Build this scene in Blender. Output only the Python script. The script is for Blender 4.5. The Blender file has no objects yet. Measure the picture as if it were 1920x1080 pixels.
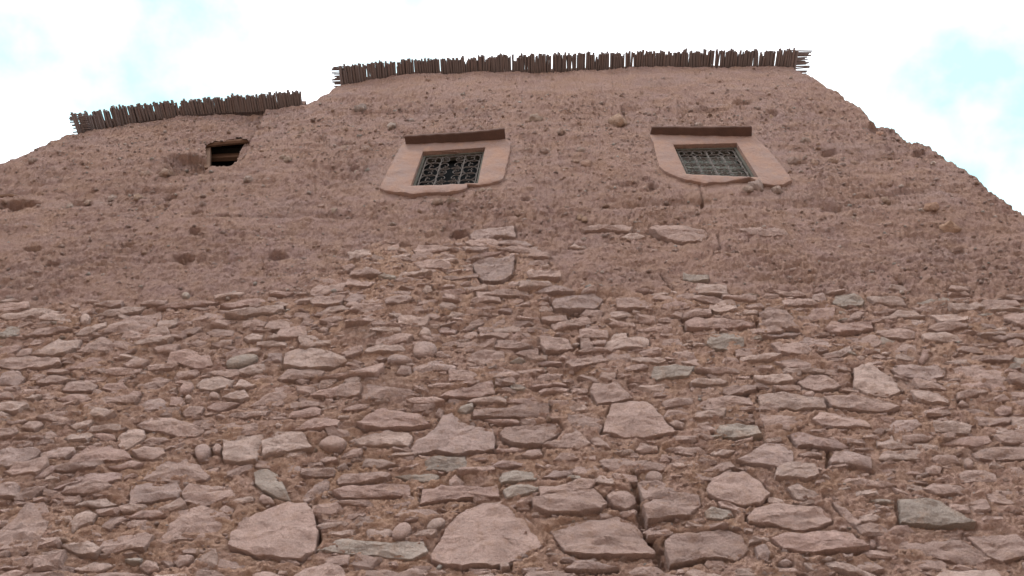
import bpy, bmesh, math, random
import numpy as np
from mathutils import Matrix, Vector

# ------------------------------------------------------------------ camera
S = bpy.context.scene
COL = S.collection
FPX = 1600.0                      # focal length in pixels of the 1920 px wide photograph
CAM = np.array([0.0, -3.4, 1.6])
up_c = np.array([21.0, 970.0, -FPX]); up_c /= np.linalg.norm(up_c)
x0_c = np.cross(np.array([0, 0, -1.0]), up_c); x0_c /= np.linalg.norm(x0_c)
y0_c = np.cross(up_c, x0_c)
YAW = math.radians(-3.1)
x_c = x0_c * math.cos(YAW) + y0_c * math.sin(YAW)
y_c = np.cross(up_c, x_c)
R = np.vstack([x_c, y_c, up_c])   # camera axes -> world
cam_data = bpy.data.cameras.new("camera")
cam = bpy.data.objects.new("camera", cam_data)
COL.objects.link(cam)
m4 = Matrix.Identity(4)
for r_ in range(3):
    for c_ in range(3):
        m4[r_][c_] = R[r_, c_]
    m4[r_][3] = CAM[r_]
cam.matrix_world = m4
cam_data.sensor_width = 36.0
cam_data.lens = 36.0 * FPX / 1920.0
cam_data.clip_end = 2000
cam_data.clip_start = 0.05
S.camera = cam

def direction(px, py):
    d = R @ np.array([px - 960.0, 540.0 - py, -FPX])
    return d / np.linalg.norm(d)

def at(px, py, y=0.0):
    """point of the wall plane (or a plane parallel to it) met by a sight line"""
    d = direction(px, py)
    t = (y - CAM[1]) / d[1]
    p = CAM + d * t
    return np.array([p[0], p[2]])

# ------------------------------------------------------------------ world, sun, exposure
SUN_EL, SUN_AZ = math.radians(61), math.radians(-30)     # azimuth measured from straight out of the wall (-Y), negative = to the left
sun_dir = Vector((math.sin(SUN_AZ) * math.cos(SUN_EL), -math.cos(SUN_AZ) * math.cos(SUN_EL), math.sin(SUN_EL)))
W = bpy.data.worlds.new("World"); S.world = W; W.use_nodes = True
wt = W.node_tree; wt.nodes.clear()
def wn(t, **k):
    n = wt.nodes.new(t)
    for a, b in k.items(): setattr(n, a, b)
    return n
def wl(a, b): wt.links.new(a, b)
w_out = wn('ShaderNodeOutputWorld'); w_bg = wn('ShaderNodeBackground')
w_bg.inputs['Strength'].default_value = 0.1
wl(w_bg.outputs[0], w_out.inputs[0])
sky = wn('ShaderNodeTexSky', sky_type='NISHITA')
sky.sun_disc = False
sky.sun_elevation = SUN_EL
sky.sun_rotation = math.atan2(sun_dir.x, sun_dir.y)
sky.altitude = 1200
tc = wn('ShaderNodeTexCoord')
def wmath(op, a, b=None, clamp=False):
    n = wn('ShaderNodeMath', operation=op); n.use_clamp = clamp
    for i, v in enumerate((a, b)):
        if v is None: continue
        if hasattr(v, 'links'): wl(v, n.inputs[i])
        else: n.inputs[i].default_value = v
    return n.outputs[0]
def wnoise(scale, det, off):
    mp = wn('ShaderNodeMapping'); mp.inputs['Location'].default_value = off
    wl(tc.outputs['Generated'], mp.inputs[0])
    n = wn('ShaderNodeTexNoise'); n.inputs['Scale'].default_value = scale
    n.inputs['Detail'].default_value = det; n.inputs['Roughness'].default_value = 0.55
    wl(mp.outputs[0], n.inputs['Vector'])
    return n.outputs[0]
gap = None
# clear gaps in the cloud: (px, py, angular radius in degrees, strength)
GAPS = [(190, 30, 11.0, .8), (375, 110, 7.0, .75), (300, 190, 6.0, .5), (750, 60, 6, .9), (1910, 300, 11.0, 1.05), (1760, 120, 9.0, .6), (1880, 420, 8, .5), (30, 20, 7.0, .35)]
for px, py, rad, s in GAPS:
    d = direction(px, py)
    vd = wn('ShaderNodeVectorMath', operation='DOT_PRODUCT')
    wl(tc.outputs['Generated'], vd.inputs[0]); vd.inputs[1].default_value = d
    mr = wn('ShaderNodeMapRange'); mr.interpolation_type = 'SMOOTHSTEP'
    mr.inputs['From Min'].default_value = math.cos(math.radians(rad)); mr.inputs['From Max'].default_value = math.cos(math.radians(rad * .05))
    mr.inputs['To Max'].default_value = s
    wl(vd.outputs['Value'], mr.inputs['Value'])
    gap = mr.outputs[0] if gap is None else wmath('ADD', gap, mr.outputs[0])
n1 = wnoise(7.0, 6, (0.3, .1, .7)); n2 = wnoise(2.6, 5, (3.1, 1.2, .4))
mr1 = wn('ShaderNodeMapRange'); mr1.inputs['From Min'].default_value = .33; mr1.inputs['From Max'].default_value = .67; mr1.inputs['To Min'].default_value = .46; mr1.inputs['To Max'].default_value = 1.02
wl(n1, mr1.inputs['Value'])
gapn = wmath('MULTIPLY', wmath('MINIMUM', gap, 1.0), mr1.outputs[0])
mr2 = wn('ShaderNodeMapRange'); mr2.inputs['From Min'].default_value = .60; mr2.inputs['From Max'].default_value = .78; mr2.inputs['To Max'].default_value = .5
wl(n2, mr2.inputs['Value'])
gapt = wmath('ADD', gapn, mr2.outputs[0], clamp=True)
CLOUD = 16.0
mix = wn('ShaderNodeMix', data_type='RGBA')
wl(gapt, mix.inputs[0])
mix.inputs[6].default_value = (CLOUD * .96, CLOUD, CLOUD * 1.05, 1)
skm = wn('ShaderNodeMix', data_type='RGBA', blend_type='ADD'); skm.inputs[0].default_value = 1.0
wl(sky.outputs[0], skm.inputs[6]); skm.inputs[7].default_value = (4.4, 8.3, 7.9, 1)      # thin high veil over the blue
wl(skm.outputs[2], mix.inputs[7])
wl(mix.outputs[2], w_bg.inputs[0])

sd = bpy.data.lights.new("sun", 'SUN'); sd.energy = 1.5; sd.angle = math.radians(10); sd.color = (1, .95, .88)
so = bpy.data.objects.new("sun", sd); COL.objects.link(so)
so.rotation_euler = (-sun_dir).to_track_quat('-Z', 'Y').to_euler()
so.location = (-4, -12, 20)
S.view_settings.view_transform = 'Standard'; S.view_settings.look = 'None'
S.view_settings.gamma = 1; S.view_settings.use_curve_mapping = False
S.view_settings.exposure = 0.50

# ------------------------------------------------------------------ helpers
def smooth(a, b, x):
    t = np.clip((x - a) / (b - a), 0, 1); return t * t * (3 - 2 * t)
_tab = {}
def perlin(x, y, seed):
    if seed not in _tab:
        a = np.random.RandomState(seed).rand(256, 256) * 2 * np.pi
        _tab[seed] = (np.cos(a).astype(np.float32), np.sin(a).astype(np.float32))
    gx, gy = _tab[seed]
    xi = np.floor(x).astype(np.int64); yi = np.floor(y).astype(np.int64)
    xf = (x - xi).astype(np.float32); yf = (y - yi).astype(np.float32)
    u = xf * xf * xf * (xf * (xf * 6 - 15) + 10); v = yf * yf * yf * (yf * (yf * 6 - 15) + 10)
    def g(ix, iy, dx, dy):
        i = ix & 255; j = iy & 255
        return gx[i, j] * dx + gy[i, j] * dy
    a = g(xi, yi, xf, yf); b = g(xi + 1, yi, xf - 1, yf)
    c = g(xi, yi + 1, xf, yf - 1); d = g(xi + 1, yi + 1, xf - 1, yf - 1)
    return (a + (b - a) * u + (c + (d - c) * u - a - (b - a) * u) * v) * 1.5
def fbm(x, y, freq, octs, seed, gain=.5):
    s = 0; a = 1; t = 0
    for o in range(octs):
        s = s + a * perlin(x * freq + 17.3 * o, y * freq + 9.1 * o, seed + o); t += a
        freq *= 2.03; a *= gain
    return s / t
def inside(poly, X, Z):
    r = np.zeros(X.shape, bool); n = len(poly)
    for i in range(n):
        x1, z1 = poly[i]; x2, z2 = poly[(i + 1) % n]
        if z1 == z2: continue
        c = ((z1 > Z) != (z2 > Z)) & (X < (x2 - x1) * (Z - z1) / (z2 - z1) + x1)
        r ^= c
    return r
def edge_dist(poly, X, Z):
    d = np.full(X.shape, 1e9); n = len(poly)
    for i in range(n):
        a = np.asarray(poly[i]); b = np.asarray(poly[(i + 1) % n]); e = b - a
        L = e @ e + 1e-12
        t = np.clip(((X - a[0]) * e[0] + (Z - a[1]) * e[1]) / L, 0, 1)
        d = np.minimum(d, np.hypot(X - a[0] - t * e[0], Z - a[1] - t * e[1]))
    return d
def link(name, mesh, mat, parent=None):
    o = bpy.data.objects.new(name, mesh); COL.objects.link(o)
    if mat is not None: mesh.materials.append(mat)
    if parent is not None: o.parent = parent
    return o
def pymesh(name, v, f, sharp=None, flat=False):
    me = bpy.data.meshes.new(name)
    me.from_pydata([tuple(p) for p in v], [], [tuple(q) for q in f])
    if not flat:
        me.polygons.foreach_set('use_smooth', [True] * len(me.polygons))
        if sharp: me.set_sharp_from_angle(angle=math.radians(sharp))
    return me
def bigmesh(name, V, F):
    """numpy vertex array and an (n,3) or (n,4) face array -> mesh"""
    V = np.asarray(V, np.float32); F = np.asarray(F, np.int32); k = F.shape[1]
    me = bpy.data.meshes.new(name)
    me.vertices.add(len(V)); me.vertices.foreach_set('co', V.ravel())
    me.loops.add(F.size); me.loops.foreach_set('vertex_index', F.ravel())
    me.polygons.add(len(F)); me.polygons.foreach_set('loop_start', np.arange(0, F.size, k, dtype=np.int32))
    me.update(calc_edges=True)
    return me
def set_tint(me, tint):
    a = me.color_attributes.new('tint', 'FLOAT_COLOR', 'POINT')
    t = np.asarray(tint, np.float32)
    if t.ndim == 1: t = np.tile(t, (len(me.vertices), 1))
    if t.shape[1] == 3: t = np.hstack([t, np.ones((len(t), 1), np.float32)])
    a.data.foreach_set('color', t.ravel())

# ------------------------------------------------------------------ materials
def new_mat(name):
    m = bpy.data.materials.new(name); m.use_nodes = True
    t = m.node_tree; b = t.nodes['Principled BSDF']
    b.inputs['Roughness'].default_value = .95
    b.inputs['Specular IOR Level'].default_value = .12
    return m, t, b
class NT:
    def __init__(s, t):
        s.t = t; s.tc = t.nodes.new('ShaderNodeTexCoord')
    def noise(s, scale, det=4, rough=.6, stretch=(1, 1, 1), off=(0, 0, 0), dist=0):
        mp = s.t.nodes.new('ShaderNodeMapping'); mp.inputs['Scale'].default_value = stretch; mp.inputs['Location'].default_value = off
        s.t.links.new(s.tc.outputs['Object'], mp.inputs[0])
        n = s.t.nodes.new('ShaderNodeTexNoise'); n.inputs['Scale'].default_value = scale
        n.inputs['Detail'].default_value = det; n.inputs['Roughness'].default_value = rough; n.inputs['Distortion'].default_value = dist
        s.t.links.new(mp.outputs[0], n.inputs['Vector']); return n.outputs[0]
    def range(s, v, a, b, lo=0, hi=1):
        n = s.t.nodes.new('ShaderNodeMapRange'); n.inputs['From Min'].default_value = a; n.inputs['From Max'].default_value = b
        n.inputs['To Min'].default_value = lo; n.inputs['To Max'].default_value = hi
        s.t.links.new(v, n.inputs['Value']); return n.outputs[0]
    def mix(s, f, a, b, blend='MIX'):
        n = s.t.nodes.new('ShaderNodeMix'); n.data_type = 'RGBA'; n.blend_type = blend
        for sock, v in ((n.inputs[0], f), (n.inputs[6], a), (n.inputs[7], b)):
            if hasattr(v, 'links'): s.t.links.new(v, sock)
            elif isinstance(v, (int, float)): sock.default_value = v
            else: sock.default_value = (*v, 1)
        return n.outputs[2]
    def bump(s, h, dist, strength=1.0, prev=None):
        n = s.t.nodes.new('ShaderNodeBump'); n.inputs['Distance'].default_value = dist; n.inputs['Strength'].default_value = strength
        s.t.links.new(h, n.inputs['Height'])
        if prev is not None: s.t.links.new(prev, n.inputs['Normal'])
        return n.outputs[0]
    def attr(s, name):
        n = s.t.nodes.new('ShaderNodeAttribute'); n.attribute_name = name; return n
def link_n(t, a, b): t.links.new(a, b)

def make_earth():
    m, t, b = new_mat('rammed_earth'); k = NT(t)
    big = k.range(k.noise(.55, 4), .38, .62)
    mid = k.range(k.noise(5, 5, .65), .35, .65)
    fine = k.range(k.noise(42, 4, .7), .3, .7)
    grain = k.range(k.noise(170, 3, .7), .25, .75, .78, 1.2)
    c = k.mix(big, EARTH_A, EARTH_B)
    c = k.mix(k.range(mid, 0, 1, 0, .75), c, EARTH_C)
    c = k.mix(k.range(fine, .45, 1, 0, .55), c, EARTH_D)
    c = k.mix(k.range(k.noise(75, 2, .5, off=(4, 2, 1)), .66, .74, 0, .6), c, EARTH_E)
    c = k.mix(k.range(k.noise(1.7, 5, .7, stretch=(.7, 1, 1.5), off=(9, 4, 6)), .5, .66, 0, .42), c, (.40, .29, .268))     # pale dusty drifts
    c = k.mix(1.0, c, k.mix(k.attr('mortar').outputs['Fac'], (.86, .86, .87), (1.0, .985, .93)), 'MULTIPLY')      # rammed earth is a duller soil than the bedding mud
    g = t.nodes.new('ShaderNodeCombineColor')
    for i in range(3): t.links.new(grain, g.inputs[i])
    c = k.mix(1.0, c, g.outputs[0], 'MULTIPLY')
    t.links.new(c, b.inputs['Base Color'])
    n = k.bump(k.noise(26, 6, .75, dist=.6), .075, .9)
    n = k.bump(k.noise(110, 4, .75), .022, .9, n)
    t.links.new(n, b.inputs['Normal'])
    return m
def make_stone_mat():
    m, t, b = new_mat('field_stone'); k = NT(t)
    a = k.attr('tint').outputs['Color']
    v1 = k.range(k.noise(9, 6, .7), .3, .7, .82, 1.18)
    g = t.nodes.new('ShaderNodeCombineColor')
    for i in range(3): t.links.new(v1, g.inputs[i])
    c = k.mix(1.0, a, g.outputs[0], 'MULTIPLY')
    c = k.mix(k.range(k.noise(14, 5, .7, off=(3, 1, 2)), .5, .72, 0, .5), c, EARTH_C)     # mud smeared over the stone
    c = k.mix(k.range(k.noise(28, 4, .7, stretch=(.5, 1, 2.2), off=(7, 3, 2)), .52, .75, 0, .4), c, (.43, .345, .315))   # pale dust
    gr = k.range(k.noise(150, 3, .75), .25, .75, .84, 1.14)
    g2 = t.nodes.new('ShaderNodeCombineColor')
    for i in range(3): t.links.new(gr, g2.inputs[i])
    c = k.mix(1.0, c, g2.outputs[0], 'MULTIPLY')
    t.links.new(c, b.inputs['Base Color'])
    n = k.bump(k.noise(16, 6, .68, stretch=(.55, 1, 1.5), dist=.5), .06, .8)
    rd = t.nodes.new('ShaderNodeMath'); rd.operation = 'ABSOLUTE'
    t.links.new(k.range(k.noise(11, 7, .72, stretch=(.7, 1, 1.6), off=(5, 2, 8), dist=.9), 0, 1, -1, 1), rd.inputs[0])
    n = k.bump(rd.outputs[0], .050, .8, n)                       # split faces and ridges
    n = k.bump(k.noise(48, 5, .78), .042, .95, n)
    t.links.new(n, b.inputs['Normal'])
    return m
def make_simple(name, c1, c2, scale=6, stretch=(1, 1, 1), bumpd=.01, bscale=40, rough=.9, c3=None, spec=.12):
    m, t, b = new_mat(name); k = NT(t)
    b.inputs['Roughness'].default_value = rough; b.inputs['Specular IOR Level'].default_value = spec
    c = k.mix(k.range(k.noise(scale, 5, .65, stretch), .32, .68), c1, c2)
    if c3: c = k.mix(k.range(k.noise(scale * 3.1, 4, .65, stretch, (2, 5, 1)), .55, .72, 0, .7), c, c3)
    t.links.new(c, b.inputs['Base Color'])
    t.links.new(k.bump(k.noise(bscale, 4, .65, stretch), bumpd, .7), b.inputs['Normal'])
    return m
EARTH_A = (.410, .262, .216)
EARTH_B = (.395, .262, .236)
EARTH_C = (.430, .270, .190)
EARTH_D = (.480, .328, .270)
EARTH_E = (.53, .40, .36)
M_EARTH = make_earth()
M_STONE = make_stone_mat()
M_PLASTER = make_simple('plaster', (.235, .142, .106), (.195, .14, .126), 4, (1, 1, .7), .020, 26, c3=(.265, .168, .122))
M_LEDGE = make_simple('red_ledge', (.105, .062, .05), (.075, .048, .04), 7, (1, 1, 1), .006, 40)
M_WOOD = make_simple('grey_wood', (.07, .07, .06), (.10, .092, .078), 9, (3, 3, .3), .004, 60)
M_BROWNWOOD = make_simple('brown_wood', (.11, .065, .045), (.16, .095, .065), 9, (1, 1, 1), .006, 50)
M_IRON = make_simple('iron', (.05, .042, .038), (.085, .062, .05), 30, (1, 1, 1), .001, 90, rough=.6, spec=.3)
M_DARK = make_simple('interior_shade', (.02, .018, .016), (.03, .026, .022), 5)  # near-black: the shade inside hatch and room is put into the colour
M_BOARD = make_simple('pale_board', (.125, .14, .125), (.175, .18, .16), 14, (1, 1, 2), .003, 40, c3=(.16, .13, .11))
M_REED = make_simple('dry_reed', (.15, .125, .125), (.20, .17, .165), 11, (1, .3, 1), .003, 60)
M_REED2 = make_simple('pale_reed', (.21, .165, .155), (.16, .13, .125), 11, (1, .3, 1), .003, 60)
M_GROUND = make_simple('dusty_ground', (.34, .25, .20), (.38, .285, .23), 1.2, (1, 1, 1), .02, 25)

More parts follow.
